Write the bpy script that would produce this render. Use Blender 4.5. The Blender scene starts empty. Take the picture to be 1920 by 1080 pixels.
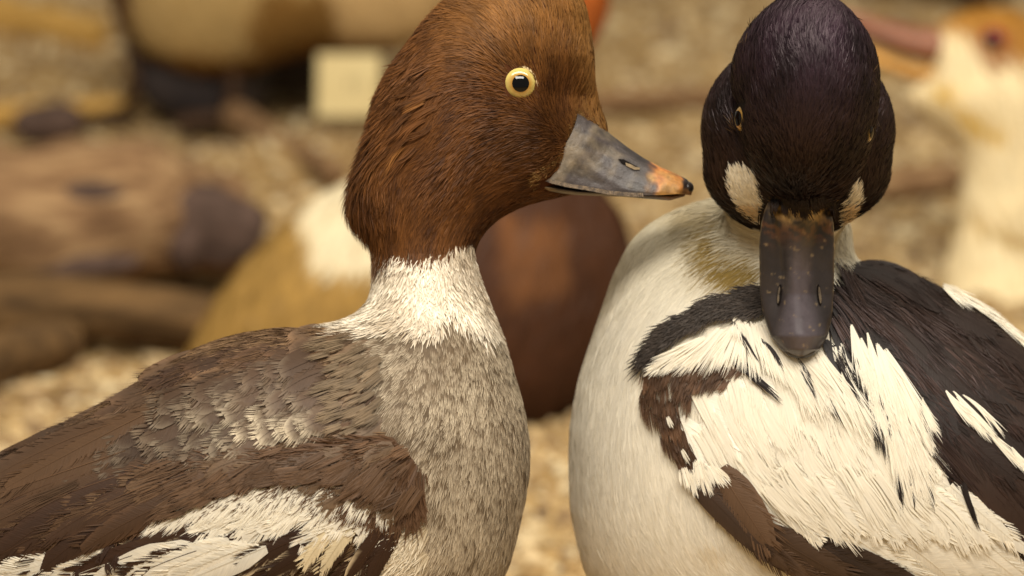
import bpy, math, random
import numpy as np
from mathutils import Vector, Matrix

# ------------------------------------------------------------------ camera, world, lamps, exposure
SC = bpy.context.scene
COL = SC.collection
DIST = 1.0                       # camera to focal plane, metres
FRAME = 0.295                    # width of the picture at the focal plane, metres
PX = FRAME / 1920.0              # metres per photo pixel there
DP = DIST / PX                   # the same distance in pixels
PITCH = math.radians(15)
CAM_H = 0.485
CAM = np.array([0.0, 0.0, CAM_H])
RIGHT = np.array([1.0, 0, 0])
FWD = np.array([0, math.cos(PITCH), -math.sin(PITCH)])
UP = np.array([0, math.sin(PITCH), math.cos(PITCH)])

cd = bpy.data.cameras.new('camera')
cam = bpy.data.objects.new('camera', cd)
COL.objects.link(cam)
cam.location = CAM
cam.rotation_euler = (math.pi / 2 - PITCH, 0, 0)
cd.sensor_width = 36
cd.lens = 36 * DIST / FRAME
cd.clip_start = 0.05
cd.clip_end = 60
cd.dof.use_dof = True
cd.dof.focus_distance = DIST - 190 * PX
cd.dof.aperture_fstop = (cd.lens / 1000) / 0.0122
cd.dof.aperture_blades = 0
SC.camera = cam

w = bpy.data.worlds.new('World')
SC.world = w
w.use_nodes = True
bgn = w.node_tree.nodes['Background']
bgn.inputs['Color'].default_value = (1.0, 0.90, 0.76, 1)
bgn.inputs['Strength'].default_value = 0.30


def lamp(name, loc, target, sx, sy, power, colr):
    l = bpy.data.lights.new(name, 'AREA')
    l.shape = 'RECTANGLE'
    l.size, l.size_y = sx, sy
    l.energy = power
    l.color = colr
    o = bpy.data.objects.new(name, l)
    COL.objects.link(o)
    o.location = loc
    o.rotation_euler = (Vector(target) - Vector(loc)).to_track_quat('-Z', 'Y').to_euler()
    return o


lamp('case_lamp', (0.10, 0.16, 1.50), (0.03, 1.0, 0.22), 1.3, 0.34, 43.0, (1.0, 0.935, 0.83))
lamp('rear_fill_lamp', (0.1, 1.12, 1.45), (0.0, 2.1, 0.0), 2.0, 0.35, 21.0, (1.0, 0.91, 0.76))  # added area light that brightens the birds and ground behind
SC.view_settings.view_transform = 'Standard'
SC.view_settings.look = 'None'
SC.view_settings.exposure = 0.0
SC.view_settings.gamma = 1.0
SC.cycles.use_denoising = True
SC.cycles.max_bounces = 6
SC.cycles.transparent_max_bounces = 4

RNG = np.random.default_rng(7)


# ------------------------------------------------------------------ helpers
def lin(c):
    c = np.asarray(c, float) / 255.0
    return np.where(c <= 0.04045, c / 12.92, ((c + 0.055) / 1.055) ** 2.4)


def to_world(p):
    """Bird frame (pixels right of / above the axis, pixels towards the camera) to world metres."""
    p = np.asarray(p, float)
    return CAM + PX * (p[..., 0:1] * RIGHT + p[..., 1:2] * UP + (DP - p[..., 2:3]) * FWD)


def pt(px, py, wv=0.0):
    """Photo pixel at depth offset w -> bird frame."""
    s = (DP - np.asarray(wv, float)) / DP
    return np.stack(np.broadcast_arrays((np.asarray(px, float) - 960) * s, (540 - np.asarray(py, float)) * s, np.asarray(wv, float)), -1)


def img(p):
    s = DP / (DP - p[..., 2])
    return 960 + p[..., 0] * s, 540 - p[..., 1] * s


def wd(d):
    """metres from the camera along the axis -> w"""
    return DP - d / PX


def place(px, py, d):
    return to_world(pt(px, py, wd(d)))


def on_ground(px, py, z=0.0):
    """The world point where a photo pixel meets height z."""
    t = (540 - py) * PX / DIST
    dd = (CAM_H - z) / (math.sin(PITCH) - math.cos(PITCH) * t)
    return place(px, py, dd), dd


def snoise(x, y, z, seed, octaves=2):
    r = np.random.default_rng(seed)
    out = np.zeros_like(np.asarray(x, float))
    amp, tot, f = 1.0, 0.0, 1.0
    for _ in range(octaves):
        for _k in range(5):
            k = r.normal(size=3)
            k = k / np.linalg.norm(k) * f * r.uniform(0.6, 1.4)
            out += amp * np.sin(k[0] * x + k[1] * y + k[2] * z + r.uniform(0, 6.28))
        tot += amp * 1.6
        amp *= 0.5
        f *= 2.1
    return out / tot


def inpoly(x, y, poly):
    poly = np.asarray(poly, float)
    x = np.asarray(x, float)
    y = np.asarray(y, float)
    ins = np.zeros(x.shape, bool)
    n = len(poly)
    for i in range(n):
        x1, y1 = poly[i]
        x2, y2 = poly[(i + 1) % n]
        if y1 == y2:
            continue
        c = ((y1 > y) != (y2 > y)) & (x < (x2 - x1) * (y - y1) / (y2 - y1) + x1)
        ins ^= c
    return ins


def seg_dist(x, y, poly):
    poly = np.asarray(poly, float)
    best = np.full(np.shape(x), 1e9)
    for i in range(len(poly)):
        a, b = poly[i], poly[(i + 1) % len(poly)]
        ab = b - a
        t = np.clip(((x - a[0]) * ab[0] + (y - a[1]) * ab[1]) / max(ab @ ab, 1e-9), 0, 1)
        best = np.minimum(best, np.hypot(x - a[0] - t * ab[0], y - a[1] - t * ab[1]))
    return best


def smooth_poly(poly, n=6):
    p = np.asarray(poly, float)
    out = []
    m = len(p)
    for i in range(m):
        p0, p1, p2, p3 = p[i - 1], p[i], p[(i + 1) % m], p[(i + 2) % m]
        for k in range(n):
            t = k / n
            out.append(0.5 * (2 * p1 + (p2 - p0) * t + (2 * p0 - 5 * p1 + 4 * p2 - p3) * t * t + (3 * p1 - p0 - 3 * p2 + p3) * t ** 3))
    return np.array(out)


class Inflate:
    """A solid swollen out of an outline: (w-c)^2 < k * phi(x, y)."""

    def __init__(self, poly_px, k, w0=0.0, step=6.0, kfun=None):
        s = (DP - w0) / DP
        poly = smooth_poly(poly_px)
        P = np.stack([(poly[:, 0] - 960) * s, (540 - poly[:, 1]) * s], 1)
        self.c = w0
        self.k = k
        self.kfun = kfun
        m = 60 * max(1.0, s)
        self.st = step * max(1.0, s)
        self.x0, self.y0 = P[:, 0].min() - m, P[:, 1].min() - m
        nx = int((P[:, 0].max() + m - self.x0) / self.st) + 2
        ny = int((P[:, 1].max() + m - self.y0) / self.st) + 2
        X, Y = np.meshgrid(self.x0 + np.arange(nx) * self.st, self.y0 + np.arange(ny) * self.st, indexing='ij')
        ins = inpoly(X, Y, P)
        d = seg_dist(X, Y, P)
        phi = np.where(ins, d * 200, 0.0)
        h2 = 4 * self.st ** 2
        # coarse-to-fine Jacobi
        for lv in (8, 4, 2, 1):
            sub = phi[::lv, ::lv].copy()
            mk = ins[::lv, ::lv]
            for _ in range({8: 500, 4: 400, 2: 300, 1: 250}[lv]):
                q = np.zeros_like(sub)
                q[1:-1, 1:-1] = 0.25 * (sub[2:, 1:-1] + sub[:-2, 1:-1] + sub[1:-1, 2:] + sub[1:-1, :-2] + h2 * lv * lv)
                sub = np.where(mk, q, 0)
            if lv == 1:
                phi = sub
            else:
                ii = np.clip(np.arange(nx) / lv, 0, sub.shape[0] - 1.001)
                jj = np.clip(np.arange(ny) / lv, 0, sub.shape[1] - 1.001)
                i0 = ii.astype(int)
                j0 = jj.astype(int)
                fi = (ii - i0)[:, None]
                fj = (jj - j0)[None, :]
                phi = ((1 - fi) * (1 - fj) * sub[np.ix_(i0, j0)] + fi * (1 - fj) * sub[np.ix_(i0 + 1, j0)] +
                       (1 - fi) * fj * sub[np.ix_(i0, j0 + 1)] + fi * fj * sub[np.ix_(i0 + 1, j0 + 1)])
                phi = np.where(ins, phi, 0)
        phi = np.where(ins, phi + 250 * s * np.minimum(d, 6) * 0.3, -260 * s * d)
        for _ in range(3):
            q = phi.copy()
            q[1:-1, 1:-1] = (4 * phi[1:-1, 1:-1] + phi[2:, 1:-1] + phi[:-2, 1:-1] + phi[1:-1, 2:] + phi[1:-1, :-2]) / 8
            phi = q
        self.phi = phi
        self.gx, self.gy = np.gradient(phi, self.st)
        self.lo = np.array([self.x0, self.y0])
        self.hi = np.array([X.max(), Y.max()])

    def samp(self, x, y, *fs):
        i = np.clip((x - self.x0) / self.st, 0, self.phi.shape[0] - 1.001)
        j = np.clip((y - self.y0) / self.st, 0, self.phi.shape[1] - 1.001)
        i0 = i.astype(int)
        j0 = j.astype(int)
        fi = i - i0
        fj = j - j0
        return [(1 - fi) * (1 - fj) * f[i0, j0] + fi * (1 - fj) * f[i0 + 1, j0] + (1 - fi) * fj * f[i0, j0 + 1] + fi * fj * f[i0 + 1, j0 + 1] for f in fs]

    def d(self, p):
        f, gx, gy = self.samp(p[..., 0], p[..., 1], self.phi, self.gx, self.gy)
        k = self.k if self.kfun is None else self.kfun(p[..., 0], p[..., 1])
        dw = p[..., 2] - self.c
        F = dw * dw / k - f
        g = np.sqrt((2 * dw / k) ** 2 + gx * gx + gy * gy) + 60
        return np.clip(F / g, -250, 400)


class Ell:
    def __init__(self, px, py, wv, rx, ry, rw, rot=0.0):
        self.c = pt(px, py, wv)
        self.r = np.array([rx, ry, rw], float)
        self.ca, self.sa = math.cos(math.radians(rot)), math.sin(math.radians(rot))

    def d(self, p):
        q = p - self.c
        x = self.ca * q[..., 0] + self.sa * q[..., 1]
        y = -self.sa * q[..., 0] + self.ca * q[..., 1]
        q = np.stack([x, y, q[..., 2]], -1)
        k0 = np.linalg.norm(q / self.r, axis=-1)
        k1 = np.linalg.norm(q / self.r ** 2, axis=-1) + 1e-9
        return k0 * (k0 - 1) / k1


class Field:
    def __init__(self, prims, ks):
        self.prims, self.ks = prims, ks

    def d(self, p):
        out = self.prims[0].d(p)
        for pr, k in zip(self.prims[1:], self.ks):
            b = pr.d(p)
            h = np.clip(0.5 + 0.5 * (b - out) / k, 0, 1)
            out = b * (1 - h) + out * h - k * h * (1 - h)
        return out

    def grad(self, p, e=3.0):
        g = np.zeros_like(p)
        for s in ((1, -1, -1), (-1, -1, 1), (-1, 1, -1), (1, 1, 1)):
            v = np.array(s, float)
            g += v * self.d(p + v * e)[..., None]
        return g / (np.linalg.norm(g, axis=-1, keepdims=True) + 1e-12)

    def snap(self, p, it=2):
        for _ in range(it):
            n = self.grad(p)
            p = p - n * np.clip(self.d(p), -30, 30)[..., None]
        return p, self.grad(p)

    def hit(self, px, py, steps=46):
        """Front surface under photo pixels."""
        mid = self.prims[0].c if not isinstance(self.prims[0].c, np.ndarray) else self.prims[0].c[2]
        wtop = mid + 900.0
        wv = np.full(np.shape(px), wtop)
        best = np.full(np.shape(px), 1e9)
        bw = wv.copy()
        for _ in range(steps):
            dd = self.d(pt(px, py, wv))
            b = dd < best
            best = np.where(b, dd, best)
            bw = np.where(b, wv, bw)
            wv = wv - np.where(dd > 0, np.maximum(dd * 0.75, 0.4), dd * 0.75)
            wv = np.maximum(wv, wtop - 1900)
        p = pt(px, py, bw)
        return p, self.grad(p)


def surface_nets(field, lo, hi, st):
    nx, ny, nz = [int((hi[i] - lo[i]) / st) + 2 for i in range(3)]
    V = np.zeros((nx, ny, nz), np.float32)
    ax = [lo[i] + st * np.arange(n) for i, n in enumerate((nx, ny, nz))]
    for i in range(nx):
        Y, Z = np.meshgrid(ax[1], ax[2], indexing='ij')
        V[i] = field.d(np.stack([np.full_like(Y, ax[0][i]), Y, Z], -1))
    S = V < 0
    cnt = np.zeros((nx - 1, ny - 1, nz - 1), np.int8)
    for a in (0, 1):
        for b in (0, 1):
            for c in (0, 1):
                cnt += S[a:nx - 1 + a, b:ny - 1 + b, c:nz - 1 + c]
    act = (cnt > 0) & (cnt < 8)
    idx = -np.ones(act.shape, np.int64)
    idx[act] = np.arange(act.sum())
    ii = np.argwhere(act)
    acc = np.zeros((len(ii), 3))
    num = np.zeros(len(ii))
    cor = [(a, b, c) for a in (0, 1) for b in (0, 1) for c in (0, 1)]
    for p in cor:
        for q in cor:
            if sum(abs(p[m] - q[m]) for m in range(3)) != 1 or p > q:
                continue
            va = V[ii[:, 0] + p[0], ii[:, 1] + p[1], ii[:, 2] + p[2]]
            vb = V[ii[:, 0] + q[0], ii[:, 1] + q[1], ii[:, 2] + q[2]]
            cr = (va < 0) != (vb < 0)
            t = np.where(cr, va / np.where(cr, va - vb, 1), 0)
            pos = np.array(p) + t[:, None] * (np.array(q) - np.array(p))
            acc += np.where(cr[:, None], pos, 0)
            num += cr
    verts = np.array(lo) + st * (ii + acc / num[:, None])
    quads = []
    for axn in range(3):
        sl0 = [slice(None)] * 3
        sl1 = [slice(None)] * 3
        sl0[axn] = slice(0, -1)
        sl1[axn] = slice(1, None)
        A, B = S[tuple(sl0)], S[tuple(sl1)]
        ch = np.argwhere(A != B)
        o1, o2 = [(1, 2), (2, 0), (0, 1)][axn]
        ok = (ch[:, o1] > 0) & (ch[:, o2] > 0) & (ch[:, o1] < V.shape[o1] - 1) & (ch[:, o2] < V.shape[o2] - 1)
        ch = ch[ok]
        fl = A[ch[:, 0], ch[:, 1], ch[:, 2]]
        e1 = np.zeros(3, int)
        e2 = np.zeros(3, int)
        e1[o1] = 1
        e2[o2] = 1
        g = lambda o: idx[tuple((ch - o).T)]
        q = np.stack([g(e1 + e2), g(e2), g(0 * e1), g(e1)], 1)
        q[~fl] = q[~fl][:, ::-1]
        quads.append(q)
    return verts, np.concatenate(quads)


def mesh_obj(name, verts_w, faces, mat, parent=None, cols=None, uvs=None, smooth=True, base=None, kind=None, tris=False):
    """verts in world metres; parent is an Empty/mesh at some world place (no rotation)."""
    me = bpy.data.meshes.new(name)
    off = np.zeros(3)
    if base is not None:
        off = np.asarray(base, float)
    elif parent is not None:
        off = np.array(parent['_w'])
    v = (np.asarray(verts_w, float) - off).astype(np.float32)
    if isinstance(faces, np.ndarray):
        k = faces.shape[1]
        nf = len(faces)
        me.vertices.add(len(v))
        me.vertices.foreach_set('co', v.ravel())
        me.loops.add(nf * k)
        me.loops.foreach_set('vertex_index', faces.astype(np.int32).ravel())
        me.polygons.add(nf)
        me.polygons.foreach_set('loop_start', (np.arange(nf) * k).astype(np.int32))
        if smooth:
            me.polygons.foreach_set('use_smooth', np.ones(nf, bool))
        me.update(calc_edges=True)
    else:
        me.from_pydata([tuple(a) for a in v], [], faces)
        if smooth:
            me.polygons.foreach_set('use_smooth', np.ones(len(me.polygons), bool))
    if cols is not None:
        c4 = np.ones((len(v), 4), np.float32)
        c4[:, :3] = np.clip(cols, 0, 1)
        me.attributes.new('col', 'FLOAT_COLOR', 'POINT').data.foreach_set('color', c4.ravel())
    if uvs is not None:
        a = me.attributes.new('fuv', 'FLOAT2', 'POINT')
        a.data.foreach_set('vector', np.asarray(uvs, np.float32).ravel())
    me.materials.append(mat)
    o = bpy.data.objects.new(name, me)
    COL.objects.link(o)
    if base is not None:
        o.location = base
        o['_w'] = [float(x) for x in base]
    if parent is not None:
        o.parent = parent
        if base is not None:
            o.location = Vector(base) - Vector(parent['_w'])
        else:
            o['_w'] = list(parent['_w'])
    if kind:
        o['kind'] = kind
    return o


def root_empty(name, loc, label, cat, group=None):
    o = bpy.data.objects.new(name, None)
    COL.objects.link(o)
    o.location = loc
    o.empty_display_size = 0.05
    o['_w'] = [float(x) for x in loc]
    o['label'] = label
    o['category'] = cat
    if group:
        o['group'] = group
    return o


# ------------------------------------------------------------------ materials
def mat_new(name):
    m = bpy.data.materials.new(name)
    m.use_nodes = True
    nt = m.node_tree
    return m, nt, nt.nodes, nt.links, nt.nodes['Principled BSDF']


def plume_mat(name, rough=0.62, transl=0.18, spec=0.25, tint=None, barbs=False, bump=0.0):
    m, nt, N, L, b = mat_new(name)
    at = N.new('ShaderNodeAttribute')
    at.attribute_name = 'col'
    colr = at.outputs['Color']
    if barbs:
        uv = N.new('ShaderNodeAttribute')
        uv.attribute_name = 'fuv'
        sp = N.new('ShaderNodeSeparateXYZ')
        L.new(uv.outputs['Vector'], sp.inputs[0])
        ab = N.new('ShaderNodeMath'); ab.operation = 'ABSOLUTE'
        L.new(sp.outputs[0], ab.inputs[0])
        mu = N.new('ShaderNodeMath'); mu.operation = 'MULTIPLY_ADD'
        mu.inputs[1].default_value = -1.1
        L.new(ab.outputs[0], mu.inputs[0])
        L.new(sp.outputs[1], mu.inputs[2])
        cb = N.new('ShaderNodeCombineXYZ')
        m1 = N.new('ShaderNodeMath'); m1.operation = 'MULTIPLY'; m1.inputs[1].default_value = 0.05
        L.new(sp.outputs[0], m1.inputs[0])
        m2 = N.new('ShaderNodeMath'); m2.operation = 'MULTIPLY'; m2.inputs[1].default_value = 0.30
        L.new(mu.outputs[0], m2.inputs[0])
        L.new(m1.outputs[0], cb.inputs[0])
        L.new(m2.outputs[0], cb.inputs[1])
        no = N.new('ShaderNodeTexNoise')
        no.inputs['Scale'].default_value = 1.0
        no.inputs['Detail'].default_value = 3
        L.new(cb.outputs[0], no.inputs['Vector'])
        mr = N.new('ShaderNodeMapRange')
        mr.inputs[1].default_value, mr.inputs[2].default_value = 0.3, 0.7
        mr.inputs[3].default_value, mr.inputs[4].default_value = 0.90, 1.07
        L.new(no.outputs['Fac'], mr.inputs[0])
        mx = N.new('ShaderNodeVectorMath'); mx.operation = 'MULTIPLY'
        L.new(colr, mx.inputs[0])
        L.new(mr.outputs[0], mx.inputs[1])
        colr = mx.outputs[0]
        bp = N.new('ShaderNodeBump')
        bp.inputs['Strength'].default_value = 0.18
        bp.inputs['Distance'].default_value = 0.0006
        L.new(no.outputs['Fac'], bp.inputs['Height'])
        L.new(bp.outputs[0], b.inputs['Normal'])
    L.new(colr, b.inputs['Base Color'])
    b.inputs['Roughness'].default_value = rough
    b.inputs['Specular IOR Level'].default_value = spec
    if tint:
        b.inputs['Specular Tint'].default_value = (*tint, 1)
    if transl > 0:
        tr = N.new('ShaderNodeBsdfTranslucent')
        L.new(colr, tr.inputs['Color'])
        mix = N.new('ShaderNodeMixShader')
        mix.inputs[0].default_value = transl
        L.new(b.outputs[0], mix.inputs[1])
        L.new(tr.outputs[0], mix.inputs[2])
        L.new(mix.outputs[0], N['Material Output'].inputs['Surface'])
    return m


def noisy_mat(name, c1, c2, scale, rough=0.7, bump=0.3, dist=0.002, stretch=(1, 1, 1), attr=False, spec=0.3, detail=6, c3=None):
    m, nt, N, L, b = mat_new(name)
    tc = N.new('ShaderNodeTexCoord')
    mp = N.new('ShaderNodeMapping')
    mp.inputs['Scale'].default_value = stretch
    L.new(tc.outputs['Object'], mp.inputs[0])
    no = N.new('ShaderNodeTexNoise')
    no.inputs['Scale'].default_value = scale
    no.inputs['Detail'].default_value = detail
    no.inputs['Roughness'].default_value = 0.62
    L.new(mp.outputs[0], no.inputs['Vector'])
    if attr:
        at = N.new('ShaderNodeAttribute')
        at.attribute_name = 'col'
        mr = N.new('ShaderNodeMapRange')
        mr.inputs[1].default_value, mr.inputs[2].default_value = 0.3, 0.7
        mr.inputs[3].default_value, mr.inputs[4].default_value = c1, c2
        L.new(no.outputs['Fac'], mr.inputs[0])
        mx = N.new('ShaderNodeVectorMath'); mx.operation = 'MULTIPLY'
        L.new(at.outputs['Color'], mx.inputs[0])
        L.new(mr.outputs[0], mx.inputs[1])
        L.new(mx.outputs[0], b.inputs['Base Color'])
    else:
        rp = N.new('ShaderNodeValToRGB')
        rp.color_ramp.elements[0].position = 0.32
        rp.color_ramp.elements[1].position = 0.68
        rp.color_ramp.elements[0].color = (*lin(c1), 1)
        rp.color_ramp.elements[1].color = (*lin(c2), 1)
        if c3 is not None:
            e = rp.color_ramp.elements.new(0.5)
            e.color = (*lin(c3), 1)
        L.new(no.outputs['Fac'], rp.inputs[0])
        L.new(rp.outputs[0], b.inputs['Base Color'])
    b.inputs['Roughness'].default_value = rough
    b.inputs['Specular IOR Level'].default_value = spec
    if bump:
        bp = N.new('ShaderNodeBump')
        bp.inputs['Strength'].default_value = bump
        bp.inputs['Distance'].default_value = dist
        L.new(no.outputs['Fac'], bp.inputs['Height'])
        L.new(bp.outputs[0], b.inputs['Normal'])
    return m


def flat_mat(name, c, rough=0.5, spec=0.4, coat=0.0):
    m, nt, N, L, b = mat_new(name)
    b.inputs['Base Color'].default_value = (*lin(c), 1)
    b.inputs['Roughness'].default_value = rough
    b.inputs['Specular IOR Level'].default_value = spec
    b.inputs['Coat Weight'].default_value = coat
    b.inputs['Coat Roughness'].default_value = 0.03
    return m


M_SKIN = noisy_mat('plumage_underlayer', 0.75, 1.15, 140, 0.85, 0.3, 0.001, attr=True, spec=0.1)
M_HAIR = plume_mat('fine_plumage', 0.6, 0.15, 0.22)
M_GLOSS = plume_mat('glossy_black_plumage', 0.45, 0.05, 0.30, tint=(0.88, 0.72, 0.74))
M_WHITE = plume_mat('white_plumage', 0.7, 0.38, 0.12)
M_WVANE = plume_mat('white_vaned_feather', 0.7, 0.36, 0.12, barbs=True)
M_VANE = plume_mat('vaned_feather', 0.55, 0.14, 0.28, barbs=True)
M_BILL = noisy_mat('weathered_bill', 0.6, 1.45, 420, 0.46, 0.45, 0.0006, attr=True, spec=0.42)
M_MBILL = noisy_mat('smooth_dark_bill', 0.82, 1.2, 300, 0.30, 0.2, 0.0004, attr=True, spec=0.38)
M_MBILL.node_tree.nodes['Principled BSDF'].inputs['Coat Weight'].default_value = 0.12
M_MBILL.node_tree.nodes['Principled BSDF'].inputs['Coat Roughness'].default_value = 0.2
M_HORN = flat_mat('dark_bill_horn', (34, 28, 26), 0.35, 0.5)
M_PIT = flat_mat('nostril_hollow', (14, 9, 7), 0.8, 0.1)
M_PALE = noisy_mat('pale_dry_skin', (176, 150, 105), (214, 194, 150), 500, 0.7)
M_LEG = noisy_mat('orange_leg_skin', (150, 96, 40), (190, 130, 60), 300, 0.6)
M_PUPIL = flat_mat('black_pupil', (4, 4, 5), 0.05, 0.3)
M_FAR = noisy_mat('far_plumage', 0.86, 1.12, 60, 0.8, 0.4, 0.002, attr=True, spec=0.15)


# ------------------------------------------------------------------ plumage builders
class Guides:
    """Lie of the feathers: photo pixel -> direction (photo axes, y down)."""

    def __init__(self, rows):
        a = np.array(rows, float)
        self.p = a[:, :2]
        self.v = a[:, 2:] / np.linalg.norm(a[:, 2:], axis=1, keepdims=True)

    def __call__(self, px, py):
        d2 = (px[..., None] - self.p[:, 0]) ** 2 + (py[..., None] - self.p[:, 1]) ** 2
        wt = 1 / (d2 + 900) ** 1.6
        v = np.einsum('...i,ij->...j', wt, self.v)
        return v / (np.linalg.norm(v, axis=-1, keepdims=True) + 1e-9)


def mesh_samples(verts, quads, n, rng):
    a, b, c, d = [verts[quads[:, i]] for i in range(4)]
    area = np.linalg.norm(np.cross(c - a, d - b), axis=1)
    f = rng.choice(len(quads), n, p=area / area.sum())
    u, v = rng.random(n)[:, None], rng.random(n)[:, None]
    return (a[f] * (1 - u) + b[f] * u) * (1 - v) + (d[f] * (1 - u) + c[f] * u) * v


def ribbons(field, p0, dirs, length, width, h0, h1, croot, ctip, rng, K=4, roll=0.35, power=1.0, taper=0.12, tipat=0.45):
    """Walk each ribbon over the surface of the field. dirs: 3D. Returns verts, quads, cols."""
    n = len(p0)
    pts, nor = [], []
    p, nn = field.snap(p0, 2)
    t = dirs
    for k in range(K):
        f = k / (K - 1)
        t = t - nn * np.sum(t * nn, 1, keepdims=True)
        t = t / (np.linalg.norm(t, axis=1, keepdims=True) + 1e-9)
        pts.append(p + nn * (h0 + (h1 - h0) * f ** power)[:, None])
        nor.append((nn, t))
        if k < K - 1:
            p = p + t * (length / (K - 1))[:, None]
            p, nn = field.snap(p, 1)
    rl = rng.normal(0, roll, n)
    V = np.zeros((n, K, 2, 3))
    C = np.zeros((n, K, 2, 3))
    prof = np.interp(np.linspace(0, 1, K), [0, 0.25, 0.6, 1], [0.6, 1.0, 0.85, taper])
    for k in range(K):
        nn, t = nor[k]
        b = np.cross(nn, t)
        b = b * np.cos(rl)[:, None] + nn * np.sin(rl)[:, None]
        hw = (0.5 * width * prof[k])[:, None]
        V[:, k, 0] = pts[k] - b * hw
        V[:, k, 1] = pts[k] + b * hw
        f = np.clip((k / (K - 1) - tipat) / (1 - tipat), 0, 1)
        C[:, k, :] = (croot * (1 - f) + ctip * f)[:, None, :]
    base = (np.arange(n) * K * 2)[:, None, None]
    kk = (np.arange(K - 1) * 2)[None, :, None]
    q = base + kk + np.array([0, 1, 3, 2])[None, None, :]
    return V.reshape(-1, 3), q.reshape(-1, 4), C.reshape(-1, 3)


def merge(parts):
    vs, qs, cs, o = [], [], [], 0
    for v, q, c in parts:
        vs.append(v)
        qs.append(q + o)
        cs.append(c)
        o += len(v)
    return np.concatenate(vs), np.concatenate(qs), np.concatenate(cs)


def dirs3(field, p, guides, rng, jit, swirl=0.0, seed=3, sc=0.03):
    px, py = img(p)
    g = guides(px, py)
    a = rng.normal(0, jit, len(p))
    if swirl:
        a = a + swirl * snoise(p[:, 0] * sc, p[:, 1] * sc, p[:, 2] * sc, seed)
    ca, sa = np.cos(a), np.sin(a)
    dx = g[:, 0] * ca - g[:, 1] * sa
    dy = g[:, 0] * sa + g[:, 1] * ca
    return np.stack([dx, -dy, np.zeros(len(p))], 1)


def tufts(field, p, d, rng, per, spread, fan, length, width, h0, h1, croot, ctip, lenjit=0.25, **kw):
    """per ribbons from around each root, fanned: one small soft feather."""
    n = len(p)
    nn = field.grad(p)
    b = np.cross(nn, d)
    rep = lambda a: np.repeat(a, per, 0)
    u = np.tile(np.linspace(-1, 1, per), n) + rng.normal(0, 0.12, n * per)
    ang = u * fan
    D = rep(d) * np.cos(ang)[:, None] + rep(b) * np.sin(ang)[:, None]
    P = rep(p) + rep(b) * (u * rep(spread))[:, None]
    Ln = rep(length) * (1 - 0.30 * u * u) * (1 + rng.normal(0, lenjit * 0.5, n * per))
    j = 1 + rng.normal(0, 0.05, (n * per, 1))
    return ribbons(field, P, D, Ln, rep(width), rep(h0), rep(h1), rep(croot) * j, rep(ctip) * j, rng, **kw)


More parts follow.
